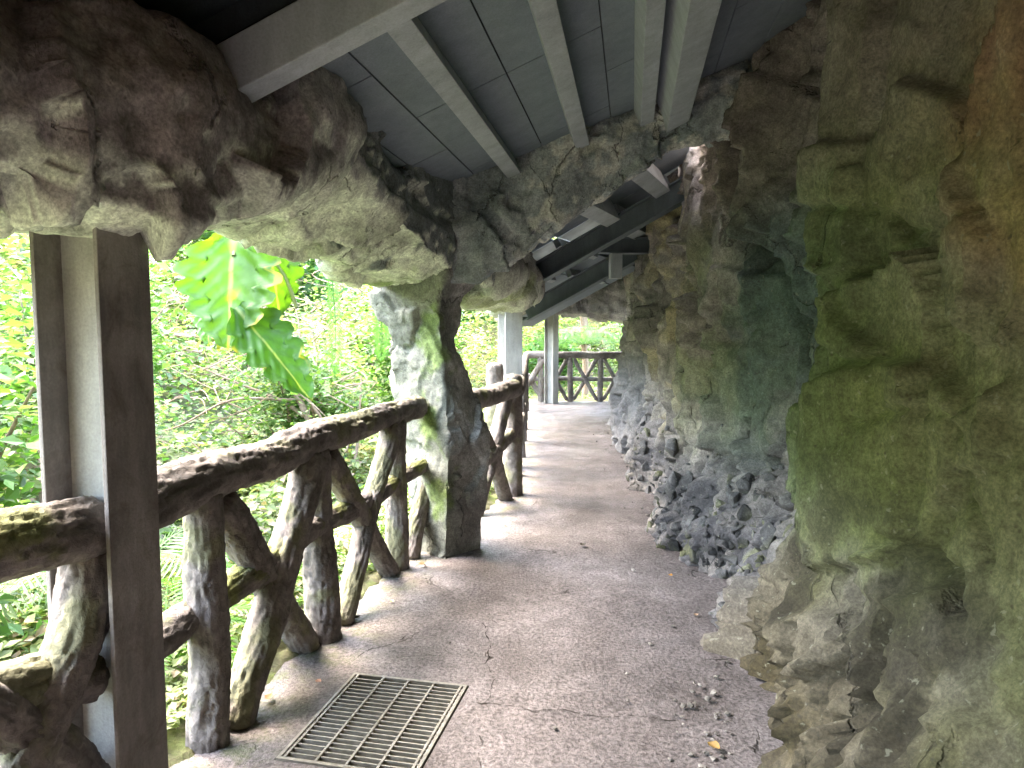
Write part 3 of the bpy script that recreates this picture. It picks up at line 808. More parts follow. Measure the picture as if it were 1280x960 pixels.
def build_railings():
    hi = dict(step=.010, nseg=52); md = dict(step=.016, nseg=30); lo = dict(step=.04, nseg=14, moss=.2)
    # --- first: left of and behind the near column
    g = empty('log_railing', (-1.34, 1.5, 0), 'short bark-textured log railing left of the nearest column, running out of frame', 'railing')
    p = lambda name, pts, r0, r1=None, **k: link(name, log_mesh(name, pts, r0, r1, **k), M['bark'], g)
    p('top_rail', [P3(-1.36, .9, .98), P3(-1.35, 1.5, .99), P3(-1.19, 2.06, .965)], .085, .082, **hi, moss=.8)
    p('middle_rail', [P3(-1.36, .9, .60), P3(-1.34, 1.6, .62), P3(-1.21, 2.03, .52)], .072, .072, **hi)
    p('brace', [P3(-1.215, 2.03, .90), P3(-1.215, 1.95, .66), P3(-1.26, 1.78, .42), P3(-1.36, 1.45, .02)], .068, .075, **hi)
    p('brace', [P3(-1.35, 1.35, .92), P3(-1.27, 1.8, .48), P3(-1.22, 2.0, .18)], .06, .07, **hi)
    p('post', [P3(-1.36, 1.30, -.1), P3(-1.36, 1.3, .93)], .078, .07, **hi)
    # --- second: near column to the pillar
    g = empty('log_railing', (-.95, 3.4, 0), 'long log railing with two crossed-brace bays between the nearest column and the rock pillar', 'railing')
    p = lambda name, pts, r0, r1=None, **k: link(name, log_mesh(name, pts, r0, r1, **k), M['bark'], g)
    p('top_rail', [P3(-1.20, 2.09, .96), P3(-1.12, 2.55, .98), P3(-1.03, 3.05, .965), P3(-.955, 3.42, 1.0), P3(-.85, 3.95, .99), P3(-.735, 4.5, .995), P3(-.61, 4.82, 1.0)], .088, .072, **hi, moss=.5)
    p('middle_rail', [P3(-1.22, 2.1, .47), P3(-1.15, 2.6, .49), P3(-1.03, 3.0, .53), P3(-.955, 3.42, .57), P3(-.85, 3.95, .54), P3(-.735, 4.5, .56), P3(-.60, 4.85, .60)], .064, .05, **hi, moss=.9)
    p('post', [P3(-1.115, 2.55, -.12), P3(-1.11, 2.55, .95)], .072, .066, **hi)
    p('post', [P3(-.935, 3.47, -.12), P3(-.95, 3.46, .5), P3(-.955, 3.46, .96)], .088, .066, **hi)
    p('post', [P3(-.73, 4.50, -.12), P3(-.735, 4.5, .96)], .072, .062, **hi)
    p('brace', [P3(-1.10, 2.64, .90), P3(-1.045, 3.0, .45), P3(-.985, 3.36, -.02)], .068, .066, **hi)
    p('brace', [P3(-.93, 3.36, .93), P3(-1.0, 3.01, .46), P3(-1.07, 2.66, -.03)], .076, .070, **hi)
    p('brace', [P3(-.93, 3.55, .90), P3(-.845, 3.975, .45), P3(-.76, 4.40, -.02)], .060, .060, **hi)
    p('brace', [P3(-.735, 4.40, .93), P3(-.815, 4.01, .46), P3(-.89, 3.62, -.02)], .060, .056, **hi)
    p('brace', [P3(-.56, 4.9, .55), P3(-.63, 4.78, .25), P3(-.67, 4.70, -.02)], .055, .055, **hi)
    # --- third: from the pillar round to the corner
    g = empty('log_railing', (-.05, 6.5, 0), 'log railing beyond the rock pillar with rounded post tops, seen nearly end-on', 'railing')
    p = lambda name, pts, r0, r1=None, **k: link(name, log_mesh(name, pts, r0, r1, **k), M['bark'], g)
    p('top_rail', [P3(-.33, 5.35, .98), P3(-.18, 5.9, .97), P3(.02, 6.42, 1.0)], .075, .08, **md)
    p('middle_rail', [P3(-.30, 5.4, .46), P3(-.18, 5.9, .47), P3(0, 6.45, .58)], .05, .05, **md)
    p('post', [P3(.0, 6.5, -.1), P3(.01, 6.5, 1.12)], .085, .082, **md)
    p('post', [P3(-.17, 7.0, -.1), P3(-.17, 7.0, 1.20)], .085, .08, **md)
    p('brace', [P3(-.05, 6.40, .93), P3(-.17, 6.05, .45), P3(-.30, 5.75, .0)], .065, .06, **md)
    p('brace', [P3(-.32, 5.7, .85), P3(-.18, 6.05, .46), P3(-.05, 6.36, -.02)], .06, .065, **md)
    p('top_rail', [P3(.05, 6.45, .97), P3(.08, 7.5, .97), P3(.13, 9, .98), P3(.18, 11, .98), P3(.24, 13, .98), P3(.30, 14.9, .98)], .062, .062, **lo)
    p('middle_rail', [P3(.05, 6.5, .5), P3(.08, 7.5, .5), P3(.13, 9, .5), P3(.24, 13, .5), P3(.30, 14.9, .5)], .045, .045, **lo)
    for y in (7.35, 8.5, 9.7, 10.9, 12.1, 13.3):
        x = float(rail_x(y)) + .02
        p('post', [P3(x, y, -.1), P3(x, y, .96)], .06, .055, **lo)
    # --- fourth: across the far end
    g = empty('log_railing', (1.6, FAR_Y, 0), 'distant log railing with crossed braces closing the far end of the path', 'railing')
    p = lambda name, pts, r0, r1=None, **k: link(name, log_mesh(name, pts, r0, r1, **k), M['bark'], g)
    Y = FAR_Y
    p('top_rail', [P3(.25, Y, .98), P3(1.0, Y, .98), P3(1.9, Y, .97), P3(3, Y, .99), P3(4.4, Y, .98)], .072, .072, **lo)
    p('middle_rail', [P3(.25, Y + .02, .46), P3(1.0, Y + .02, .48), P3(1.9, Y + .02, .47), P3(3, Y + .02, .5), P3(4.4, Y + .02, .48)], .046, .046, **lo)
    xs = [.42, 1.32, 2.00, 2.72, 3.5, 4.3]
    xs = [.38, .60, 1.22, 1.84, 2.46, 3.1, 3.7, 4.3]
    for x in xs[1:]: p('post', [P3(x, Y, -.1), P3(x + random.uniform(-.02, .02), Y, .96)], .062, .056, **lo)
    for a, b in zip(xs[1:-1], xs[2:]):
        p('brace', [P3(a + .06, Y - .03, .92), P3(b - .06, Y - .03, .02)], .04, .04, **lo)
        p('brace', [P3(b - .06, Y + .03, .92), P3(a + .06, Y + .03, .02)], .04, .04, **lo)
    p('brace', [P3(.66, Y - .03, .9), P3(.3, Y - .03, .3)], .055, .055, **lo)
    p('brace', [P3(.3, Y + .03, .6), P3(.66, Y + .03, .02)], .055, .055, **lo)

# ------------------------------------------------------------------ roofs
def build_roof_near():
    e1 = Vector((.164, .986, 0)).normalized(); e2h = Vector((.986, -.164, 0)).normalized()
    m = .42; e2 = (e2h + Vector((0, 0, m))).normalized(); e3 = e1.cross(e2) * -1
    if e3.z < 0: e3 = -e3
    O = Vector((-.02, 4.5, 2.50))                     # underside of the first purlin
    g = empty('shelter_roof', O, 'grey sloping shelter roof of cement boards on beams over the near path', 'roof')
    s0, s1 = -6.9, .75
    t0, t1 = -1.22, 2.5
    # boards in two courses between each pair of purlins with open dark joints
    bm = bmesh.new(); ph = .10; gap = .005
    tb = [-1.38, -1.15, -.92, -.69, -.46, -.23, 0, .235, .47, .70, .93, 1.16, 1.4, 1.7, 2.0, 2.5]
    for i, (a, b) in enumerate(zip(tb[:-1], tb[1:])):
        if a < -1.2: continue
        pitch = 1.16
        o_ = [-.58, -.58, 0.0][i % 3] if i != 6 and i != 7 else (0.0)
        st = s0 + (o_ % pitch) - pitch
        while st < s1:
            lo, hi = max(st, -2.27), min(st + pitch, s1)
            if hi - lo > .05:
                obox(bm, O, e1, e2, e3, (lo + gap, hi - gap), (a + gap * .7, b - gap * .7), (ph, ph + .012))
            st += pitch
    link('ceiling_boards', bm_mesh('ceiling_boards', bm), M['panel'], g)
    bm = bmesh.new(); obox(bm, O, e1, e2, e3, (-2.3, s1), (t0, t1), (ph + .02, ph + .10)); obox(bm, O, e1, e2, e3, (s0, -2.2), (-1.4, t1), (ph + .101, ph + .2)); obox(bm, O, e1, e2, e3, (-2.296, -2.2), (-1.4, t0 - .002), (-.1, ph + .1))
    link('roof_deck', bm_mesh('roof_deck', bm), M['deckdark'], g)
    for t, w, d in ((0, .09, 0), (.47, .09, 0), (.90, .09, -.02), (1.08, .15, -.10)):
        for (a, b) in ((-2.2, .7),):
            bm = bmesh.new(); obox(bm, O, e1, e2, e3, (a, b), (t - w / 2, t + w / 2), (d, ph - .002))
            link('purlin', bm_mesh('purlin', bm, .004), M['beam'], g)
    for s in (-2.28, -4.44):
        bm = bmesh.new(); obox(bm, O, e1, e2, e3, (s - .055, s + .055), (-1.3, 1.75), (-.06, ph - .004))
        link('beam', bm_mesh('beam', bm, .006), M['beam'], g)

def build_roof_far():
    m = .50
    e1 = Vector((.40, .917, 0)).normalized(); e2h = Vector((.917, -.40, 0)).normalized()
    e2 = (e2h + Vector((0, 0, m))).normalized(); e3 = e2.cross(e1)
    if e3.z < 0: e3 = -e3
    O = Vector((.27, 7.0, 1.955))
    g = empty('shelter_roof', O, 'farther dark roof framed by sloping steel beams beyond the rock arch', 'roof')
    bd = bmesh.new(); pale = bmesh.new(); dk = bmesh.new()
    s = -2.0
    while s < 2.9:
        t0 = -.22 - .42 * max(s + .3, -.6)
        for a, b in ((t0, -.2), (-.2, .28), (.32, .78), (.78, 1.3), (1.3, 1.8)):
            lit = (.05 < s < .75 and (a in (-.2, .32))) or (.05 < s < .2 and a == 1.3)
            if b - a > .1: obox(pale if lit else bd, O, e1, e2, e3, (s + .006, s + .694), (a + .006, b - .006), (.33, .342))
            if not lit and b - a > .1: obox(dk, O, e1, e2, e3, (s, s + .6995), (a - .02, b + .0195), (.352, .42))
        s += .7
    link('ceiling_boards', bm_mesh('ceiling_boards', bd), M['panel'], g)
    link('milky_sheets', bm_mesh('milky_sheets', pale), M['paleboard'], g)
    X, Y, Z = Vector((1, 0, 0)), Vector((0, 1, 0)), Vector((0, 0, 1))
    obox(dk, Vector((0, 0, 0)), X, Y, Z, (-.1, 6), (9.2, 15.6), (2.52, 2.6))
    link('roof_deck', bm_mesh('roof_deck', dk), M['deckdark'], g)
    def ibeam(s, a, b, h, w):
        bm = bmesh.new()
        obox(bm, O, e1, e2, e3, (s - w / 2, s + w / 2), (a, b), (0, .012)); obox(bm, O, e1, e2, e3, (s - w / 2, s + w / 2), (a, b), (h - .012, h))
        obox(bm, O, e1, e2, e3, (s - .006, s + .006), (a, b), (.012, h - .012))
        link('beam', bm_mesh('beam', bm), M['steel'], g)
    ibeam(0, -.25, 1.7, .19, .14); ibeam(1.38, -.75, 1.6, .19, .14)
    for t, (a, b) in ((.9, (-1.9, -.08)), (.9, (.08, 1.3)), (.3, (.08, 1.3)), (1.4, (-1.9, -.08)), (1.4, (.08, 1.3)), (-.25, (.08, 1.3)), (-.1, (1.46, 2.85)), (.5, (1.46, 2.85)), (1.1, (1.46, 2.85))):
        if 1:
            bm = bmesh.new(); obox(bm, O, e1, e2, e3, (a, b), (t - (.07 if t > .5 else .03), t + (.07 if t > .5 else .03)), (.13 if t > .5 else .24, .328))
            link('purlin', bm_mesh('purlin', bm, .003), M['beam'], g)
    # level girder tied to the cliff with a short hanger
    o = Vector((.90, 7.55, 2.30)); d = Vector((1, .12, 0)).normalized(); n = Vector((-.12, 1, 0)).normalized()
    bm = bmesh.new()
    obox(bm, o, d, n, Z, (0, .8), (-.07, .07), (0, .012)); obox(bm, o, d, n, Z, (0, .8), (-.006, .006), (.012, .15)); obox(bm, o, d, n, Z, (0, .8), (-.07, .07), (.15, .162))
    link('tie_girder', bm_mesh('tie_girder', bm), M['steel'], g)
    bm = bmesh.new(); obox(bm, o, d, n, Z, (.12, .24), (-.05, .05), (-.26, -.003))
    link('hanger', bm_mesh('hanger', bm, .003), M['beam'], g)

M['paleboard'] = mat_sheet()
M['steel'] = mat_concrete('blue_grey_steel', (.12, .145, .17), .65, .15)

# ------------------------------------------------------------------ leaves and plants
LEAF_Q = np.array([(0, 0, 0), (.32, .42, .05), (0, 1, -.06), (-.32, .42, .05)], float)
def leaf_cloud(C, size, dirs=None, droop=.3, rng=RNG, tilt=1.0):
    """one folded diamond leaf per point -> verts, faces"""
    n = len(C)
    if dirs is None:
        a = rng.uniform(0, 2 * np.pi, n); d = np.stack([np.cos(a), np.sin(a), rng.uniform(-droop - .4, .5, n)], 1)
    else: d = dirs
    d = d / np.linalg.norm(d, axis=1)[:, None]
    up = np.stack([rng.normal(0, .5 * tilt, n), rng.normal(0, .5 * tilt, n), np.ones(n)], 1)
    s = np.cross(d, up); s /= np.linalg.norm(s, axis=1)[:, None] + 1e-9
    u = np.cross(s, d)
    V = C[:, None] + size[:, None, None] * (LEAF_Q[None, :, 0:1] * s[:, None] + LEAF_Q[None, :, 1:2] * d[:, None] + LEAF_Q[None, :, 2:3] * u[:, None])
    F = np.arange(n * 4).reshape(-1, 4)
    return V.reshape(-1, 3), F

def leaf_tint(n, base, var=.35, rng=RNG, yellow=.25, per=4):
    b = np.atleast_2d(np.asarray(base)) * rng.uniform(1 - var, 1 + var, (n, 1))
    y = (rng.random((n, 1)) < yellow) * rng.uniform(.3, 1, (n, 1))
    b = b * (1 - y) + y * np.array([.24, .28, .11])
    return np.repeat(np.clip(b, .01, .5), per, 0)

def tube(bm, pts, r0, r1, n=6):
    pl, ts = catmull(pts, .12)
    prev = None
    for i, p in enumerate(pl):
        t = (pl[min(i + 1, len(pl) - 1)] - pl[max(i - 1, 0)]).normalized()
        a = t.orthogonal().normalized(); b = t.cross(a)
        r = r0 + (r1 - r0) * i / (len(pl) - 1)
        ring = [bm.verts.new(p + (a * math.cos(k * 2 * math.pi / n) + b * math.sin(k * 2 * math.pi / n)) * r) for k in range(n)]
        if prev:
            # match ring phase to keep the tube from twisting
            best = min(range(n), key=lambda o: sum((ring[(k + o) % n].co - prev[k].co).length for k in range(n)))
            ring = ring[best:] + ring[:best]
            for k in range(n): bm.faces.new([prev[k], prev[(k + 1) % n], ring[(k + 1) % n], ring[k]])
        prev = ring
    return pl

def build_undergrowth():
    rng = np.random.default_rng(5)
    # ground cover near the verge and the wooded slope beyond, one mass
    n1 = 85000
    e = .12 + 3.4 * rng.random(n1) ** 1.4 ; y = rng.uniform(.2, 16.5, n1)
    x = rail_x(np.minimum(y, 14.7)) - e
    n1b = 14000
    xb = rng.uniform(-1, 6, n1b); yb = rng.uniform(FAR_Y + .3, 19, n1b)
    n2 = 150000
    y2 = rng.uniform(1.0, 34, n2); e2 = 3 + 17 * rng.random(n2) ** 1.3
    x2 = rail_x(np.minimum(y2, 14.7)) - e2
    n3 = 60000
    x3 = rng.uniform(-8, 9, n3); y3 = rng.uniform(17.5, 34, n3)
    X = np.concatenate([x, xb, x2, x3]); Y = np.concatenate([y, yb, y2, y3])
    p = np.stack([X, Y, X * 0], 1)
    e = out_dist(X, Y)
    lump = np.clip(.5 + .9 * fbm(p * .8, 41, 3), 0, 1.5)
    hmax = np.interp(e, [.2, .6, 1.5, 3, 6, 12], [.12, .32, .5, .6, 1.6, 2.6]) * lump
    Z = ground_z(X, Y) + hmax * rng.random(len(X)) ** .6 + .02
    size = np.interp(e, [.2, 1, 3, 8, 20], [.045, .075, .11, .17, .30]) * rng.uniform(.6, 1.4, len(X))
    V, F = leaf_cloud(np.stack([X, Y, Z], 1), size, rng=rng)
    n = len(X)
    tone = fbm(p * 1.1, 44, 3)
    base = hexmix((.095, .155, .042), (.215, .25, .11), sstep(-.4, .4, tone))
    c = leaf_tint(n, base, .4, rng, .22)
    brown = np.repeat(rng.random(n) < .15, 4)
    c[brown] = c[brown] * 0 + np.array([.34, .26, .20])
    o = link('undergrowth', mesh_np('undergrowth', V, F, False, c), M['leaf'])
    tag(o, 'dense pale green undergrowth covering the slope outside the railing', 'undergrowth', None, 'stuff')

def shrub(x, y, h, r, label, name='shrub', cat='shrub', base=(.09, .18, .04), n=5000, leaf=.09, seed=0, yellow=.25):
    rng = np.random.default_rng(seed + 900)
    z0 = float(ground_z(np.array([x]), np.array([y]))[0])
    g = empty(name, (x, y, z0), label, cat)
    bm = bmesh.new(); tips = []
    for i in range(9):
        a = rng.uniform(0, 6.28); k = rng.uniform(.4, 1.0)
        e = Vector((x + math.cos(a) * r * k, y + math.sin(a) * r * k, z0 + h * rng.uniform(.5, .95)))
        mdp = Vector((x, y, z0)).lerp(e, .5) + Vector((rng.normal(0, .08), rng.normal(0, .08), h * .12))
        tube(bm, [Vector((x + rng.normal(0, .05), y + rng.normal(0, .05), z0 - .05)), mdp, e], .022 * h ** .5, .006, 5); tips += [e, mdp.lerp(e, .5), mdp]
    link('stem', bm_mesh('stem', bm, 0, True), M['twig'], g)
    c = np.array([tuple(t) for t in tips])
    ci = rng.integers(0, len(c), n)
    P = c[ci] + rng.normal(0, 1, (n, 3)) * np.array([r * .26, r * .26, h * .13])
    P[:, 2] = np.maximum(P[:, 2], z0 + .03)
    V, F = leaf_cloud(P, leaf * rng.uniform(.6, 1.4, n), rng=rng)
    tone = np.repeat(rng.uniform(.75, 1.3, len(c))[ci], 1)
    link('foliage', mesh_np('foliage', V, F, False, leaf_tint(n, np.asarray(base)[None] * tone[:, None], .3, rng, yellow)), M['leaf'], g)

def tree(x, y, h, r, label, seed, base=(.085, .165, .045), n=16000, leaf=.16, cz=.62):
    rng = np.random.default_rng(seed)
    z0 = float(ground_z(np.array([x]), np.array([y]))[0])
    g = empty('tree', (x, y, z0), label, 'tree')
    bm = bmesh.new()
    top = Vector((x + rng.normal(0, .3), y + rng.normal(0, .3), z0 + h * .9))
    trunk = tube(bm, [Vector((x, y, z0 - .2)), Vector((x + rng.normal(0, .2), y + rng.normal(0, .2), z0 + h * .45)), top], .10 + h * .012, .03, 8)
    tips = [top]
    for i in range(14):
        k = rng.uniform(.35, .9); b = trunk[int(k * (len(trunk) - 1))]
        a = rng.uniform(0, 6.28); L = r * rng.uniform(.5, 1.0)
        e = b + Vector((math.cos(a) * L, math.sin(a) * L, h * rng.uniform(.02, .2)))
        tube(bm, [b, b.lerp(e, .5) + Vector((0, 0, .15)), e], .04, .012, 5); tips += [e, b.lerp(e, .6)]
    link('trunk', bm_mesh('trunk', bm, 0, True), M['twig'], g)
    c = np.array([tuple(t) for t in tips]); ci = rng.integers(0, len(c), n)
    P = c[ci] + rng.normal(0, 1, (n, 3)) * np.array([r * .20, r * .20, h * .07])
    V, F = leaf_cloud(P, leaf * rng.uniform(.6, 1.4, n), rng=rng)
    tone = rng.uniform(.65, 1.35, len(c))[ci]
    link('crown', mesh_np('crown', V, F, False, leaf_tint(n, np.asarray(base)[None] * tone[:, None], .3, rng, .25)), M['leaf'], g)

def frond_mesh(name, pts, L, n, width, sag, base, rng, name2=None):
    """feather frond: leaflets along a curved midrib"""
    pl, ts = catmull(pts, max(.01, L / n))
    V = []; F = []; c = []
    N = len(pl)
    for i, p in enumerate(pl):
        t = (pl[min(i + 1, N - 1)] - pl[max(i - 1, 0)]).normalized()
        side = t.cross(Vector((.2, -1, .15))).normalized() if abs(t.z) > .7 else t.cross(Vector((0, 0, 1))).normalized()
        k = i / (N - 1); w = width * math.sin(math.pi * min(1, .12 + k * .9)) ** .6
        for s in (-1, 1):
            d = (side * s * .85 + t * .45 + Vector((0, 0, -sag))).normalized()
            u = t * .5; hw = L / n * .40
            a = len(V)
            V += [p - t * hw, p + d * w * .5 - t * hw * .7 + Vector((0, 0, .004)), p + d * w, p + d * w * .5 + t * hw * .9, ]
            F.append((a, a + 1, a + 2, a + 3))
            cc = np.array(base) * rng.uniform(.75, 1.3); c += [cc] * 4
        # rib piece
    bm_pts = np.array([tuple(v) for v in V])
    # midrib as a thin strip
    ribV = []; ribF = []
    for i, p in enumerate(pl):
        r = .004 * (1 - .7 * i / N) + .001
        a = len(bm_pts) + len(ribV)
        ribV += [p + Vector((r, 0, 0)), p + Vector((0, r, r)), p + Vector((-r, 0, 0)), p + Vector((0, -r, -r))]
        if i:
            for k in range(4): ribF.append((a - 4 + k, a - 4 + (k + 1) % 4, a + (k + 1) % 4, a + k))
        c += [np.array(base) * 1.2] * 4
    allV = np.concatenate([bm_pts, np.array([tuple(v) for v in ribV])])
    return mesh_np(name, allV, F + ribF, False, np.clip(np.array(c), .01, .5))

def fern(x, y, label, n=11, L=.6, seed=1, base=(.09, .20, .03)):
    rng = np.random.default_rng(seed)
    z0 = float(ground_z(np.array([x]), np.array([y]))[0])
    g = empty('fern', (x, y, z0), label, 'fern')
    for i in range(n):
        a = 6.283 * i / n + rng.uniform(-.2, .2); l = L * rng.uniform(.7, 1.15)
        o = Vector((x, y, z0)); d = Vector((math.cos(a), math.sin(a), 0))
        pts = [o, o + d * l * .35 + Vector((0, 0, l * .5)), o + d * l * .75 + Vector((0, 0, l * .55)), o + d * l * 1.05 + Vector((0, 0, l * .32))]
        link('frond', frond_mesh('frond', pts, l * 1.3, 26, l * .17, .1, base, rng), M['leaf'], g)

def palm(x, y, zc, label, L, seed, n=13, trunk=True, base=(.075, .14, .05)):
    rng = np.random.default_rng(seed)
    z0 = float(ground_z(np.array([x]), np.array([y]))[0])
    g = empty('palm', (x, y, z0), label, 'palm')
    bm = bmesh.new(); tube(bm, [Vector((x, y, z0 - .1)), Vector((x + .05, y, (z0 + zc) / 2)), Vector((x, y, zc))], .09, .07, 9)
    link('trunk', bm_mesh('trunk', bm, 0, True), M['twig'], g)
    for i in range(n):
        a = 6.283 * i / n + rng.uniform(-.2, .2); l = L * rng.uniform(.8, 1.1); up = rng.uniform(.25, .9)
        o = Vector((x, y, zc)); d = Vector((math.cos(a), math.sin(a), 0))
        pts = [o, o + d * l * .4 + Vector((0, 0, l * up * .5)), o + d * l * .8 + Vector((0, 0, l * up * .5)), o + d * l * 1.05 + Vector((0, 0, l * (up * .5 - .3)))]
        link('frond', frond_mesh('frond', pts, l * 1.3, 34, l * .30, .25, base, rng), M['leaf'], g)

def big_leaf(name, base, tip, width, face, g, tone, curl=.12, seed=0, mid=None):
    """heart-shaped lobed blade from stalk end to tip"""
    rng = np.random.default_rng(seed)
    b = np.array(base); t = np.array(tip); ax = t - b; L = np.linalg.norm(ax); ax /= L
    f = np.array(face, float); f -= ax * (f @ ax); f /= np.linalg.norm(f); s = np.cross(ax, f)
    nu, nv = 46, 33
    us = np.linspace(-.22, 1, nu); vs = np.linspace(-1, 1, nv)
    U, Vv = np.meshgrid(us, vs, indexing='ij'); u = U.ravel(); v = Vv.ravel()
    prof = np.interp(u, [-.22, -.12, 0, .15, .3, .5, .7, .85, .95, 1], [.22, .55, .86, 1, .98, .83, .60, .38, .18, .0])
    lobes = 1 - .26 * (np.abs(np.sin(u * 15 + .6 * np.sign(v)))) ** 6 * (np.abs(v) > .5)
    w = prof * width * lobes
    # the two back lobes leave a notch at the stalk
    vv = np.where(u < 0, np.sign(v) * (np.abs(v) * (1 - .25 * (-u / .22)) + .25 * (-u / .22)), v)
    x = vv * w
    veins = .0045 * np.cos((u * 1.0 - .55 * np.abs(x) / width) * 34)
    z = curl * np.abs(vv) ** 1.5 * width * 1.2 + veins * np.minimum(1, np.abs(v) * 4) - .30 * L * curl * 2 * (u ** 2) + .02 * fbm(np.stack([u * 3, x * 8, u * 0], 1), seed, 3)
    V = b + ax * (u * L)[:, None] + s * x[:, None] + f * z[:, None]
    i = np.arange(nu - 1)[:, None] * nv + np.arange(nv - 1)[None]
    F = np.stack([i, i + 1, i + nv + 1, i + nv], -1).reshape(-1, 4)
    c = np.repeat(np.array(tone)[None], len(V), 0) * (1 + .18 * fbm(V * 9, seed + 3, 3))[:, None]
    rib = sstep(.035, .012, np.abs(x) / width); c = hexmix(c, (.24, .30, .12), rib * .8)
    vein = sstep(.90, .99, np.cos((u * 1.0 - .55 * np.abs(x) / width) * 34)); c = hexmix(c, (.03, .09, .012), vein * .35)
    yl = sstep(.75, 1.05, fbm(V * 5, seed + 9, 3) + .5 * (np.abs(v) > .85)); c = hexmix(c, (.30, .26, .03), yl * .8)
    o = link(name, mesh_np(name, V, F, True, np.clip(c, .01, .6)), M['big'], g)
    return o

def build_plants():
    # climbing elephant ear hanging outside the lintel
    root = at(300, 262, 4.1)
    g = empty('elephant_ear_plant', root, 'broad glossy elephant-ear leaves hanging below the lintel outside the railing', 'plant')
    y = 4.15
    big_leaf('leaf_blade', at(290, 318, y), at(283, 436, y - .05), (.33), (-.1, -1, .25), g, (.055, .135, .016), .10, 1)
    big_leaf('leaf_blade', at(336, 300, y + .12), at(350, 395, y + .2), .20, (.35, -1, .2), g, (.06, .14, .018), .10, 2)
    big_leaf('leaf_blade', at(312, 405, y - .05), at(392, 497, y - .1), .19, (.4, -.8, .55), g, (.04, .115, .02), .16, 3)
    big_leaf('leaf_blade', at(262, 360, y + .15), at(258, 432, y + .1), .15, (-.5, -.9, .3), g, (.07, .15, .05), .12, 4)
    big_leaf('leaf_blade', at(300, 398, y + .1), at(272, 438, y + .05), .16, (-.2, -.8, .5), g, (.16, .17, .02), .1, 5)
    bm = bmesh.new()
    tube(bm, [at(296, 225, y + .35), at(300, 262, y + .2), at(292, 320, y)], .02, .012, 7)
    tube(bm, [at(330, 225, y + .35), at(335, 270, y + .25), at(337, 302, y + .12)], .016, .010, 7)
    tube(bm, [at(336, 318, y + .14), at(356, 345, y + .15), at(371, 385, y + .1)], .010, .012, 7)
    tube(bm, [at(300, 262, y + .2), at(270, 310, y + .22), at(262, 362, y + .15)], .012, .008, 6)
    tube(bm, [at(335, 270, y + .25), at(322, 350, y + .1), at(312, 407, y - .05)], .012, .009, 6)
    tube(bm, [at(318, 222, y + .5), at(312, 190, y + .55), at(300, 120, y + .5)], .03, .03, 7)
    tube(bm, [at(312, 225, y + .45), at(306, 300, y + .3), at(300, 400, y + .1)], .012, .008, 6)
    link('stem', bm_mesh('stem', bm, 0, True), M['greenstem'], g)
    # hanging fern fronds between leaf and pillar
    rng = np.random.default_rng(3)
    for (px, y0, y1, d, lab) in ((414, 340, 470, 5.6, 'long narrow fern frond hanging below the lintel left of the pillar'), (472, 372, 452, 5.5, 'short fern frond hanging against the left edge of the rock pillar')):
        a = at(px, y0, d); b = at(px + 4, y1, d)
        o = link('hanging_fern', frond_mesh('hanging_fern', [a, a.lerp(b, .5) + Vector((.02, 0, 0)), b], (a - b).length, 34, .11, .5, (.07, .16, .04), rng), M['leaf'])
        tag(o, lab, 'fern')
    # bare pinkish branches of a leaning shrub
    z = lambda px, py, d: at(px, py, d)
    g = empty('bare_tree', at(430, 640, 8.2), 'leaning tree with bare pinkish branches behind the long railing', 'tree')
    bm = bmesh.new()
    d = 8.0
    tube(bm, [z(440, 660, d), z(395, 545, d), z(345, 450, d), z(290, 425, d), z(205, 418, d + .3)], .055, .018, 8)
    tube(bm, [z(380, 520, d), z(350, 500, d), z(300, 480, d), z(240, 455, d)], .025, .008, 6)
    tube(bm, [z(345, 450, d), z(330, 410, d + .2), z(325, 370, d + .3)], .02, .008, 6)
    tube(bm, [z(360, 470, d), z(375, 420, d), z(368, 380, d)], .018, .008, 6)
    tube(bm, [z(370, 500, d), z(290, 500, d - .2), z(230, 530, d - .3), z(200, 540, d)], .02, .006, 6)
    tube(bm, [z(420, 600, d), z(400, 520, d - .2), z(372, 490, d - .3)], .03, .012, 6)
    tube(bm, [z(432, 640, d), z(446, 560, d + .3), z(452, 470, d + .5)], .03, .01, 6)
    rg = random.Random(4)
    for i in range(80):
        px, py = rg.uniform(190, 450), rg.uniform(330, 600)
        tube(bm, [z(px, py, d), z(px + rg.uniform(-40, 40), py + rg.uniform(-25, 25), d + rg.uniform(-.4, .4)), z(px + rg.uniform(-90, 60), py + rg.uniform(-50, 40), d + rg.uniform(-.6, .6))], .009, .003, 4)
    link('trunk', bm_mesh('trunk', bm, 0, True), M['twig'], g)
    rngn = np.random.default_rng(8)
    Q = np.array([tuple(z(rngn.uniform(180, 460), rngn.uniform(350, 580), d + rngn.normal(0, .5))) for _ in range(1500)])
    V, F = leaf_cloud(Q, .055 * rngn.uniform(.6, 1.5, len(Q)), rng=rngn)
    link('crown', mesh_np('crown', V, F, False, leaf_tint(len(Q), (.10, .17, .05), .3, rngn, .4)), M['leaf'], g)
    # shrubs
    shrub(-2.9, 3.1, 2.4, .75, 'bright green bush outside the rail left of the nearest column', seed=1, n=6500, leaf=.085, base=(.085, .17, .03))
    shrub(-3.9, 6.0, 2.6, 1.0, 'tall loose bush seen between the nearest column and the big leaves', seed=2, n=7000, leaf=.08)
    shrub(-2.6, 8.6, 1.9, .8, 'bush behind the bare branches left of the rock pillar', seed=3, n=5000, leaf=.08, base=(.08, .15, .035))
    shrub(-1.5, 9.6, 2.5, .7, 'upright leafy bush seen between the rock pillar and the pale column', seed=4, n=6000, leaf=.085, base=(.085, .17, .03))
    shrub(.9, 19.5, 1.9, .8, 'leafy bush behind the distant railing left of the small palm', seed=5, n=6000, leaf=.11)
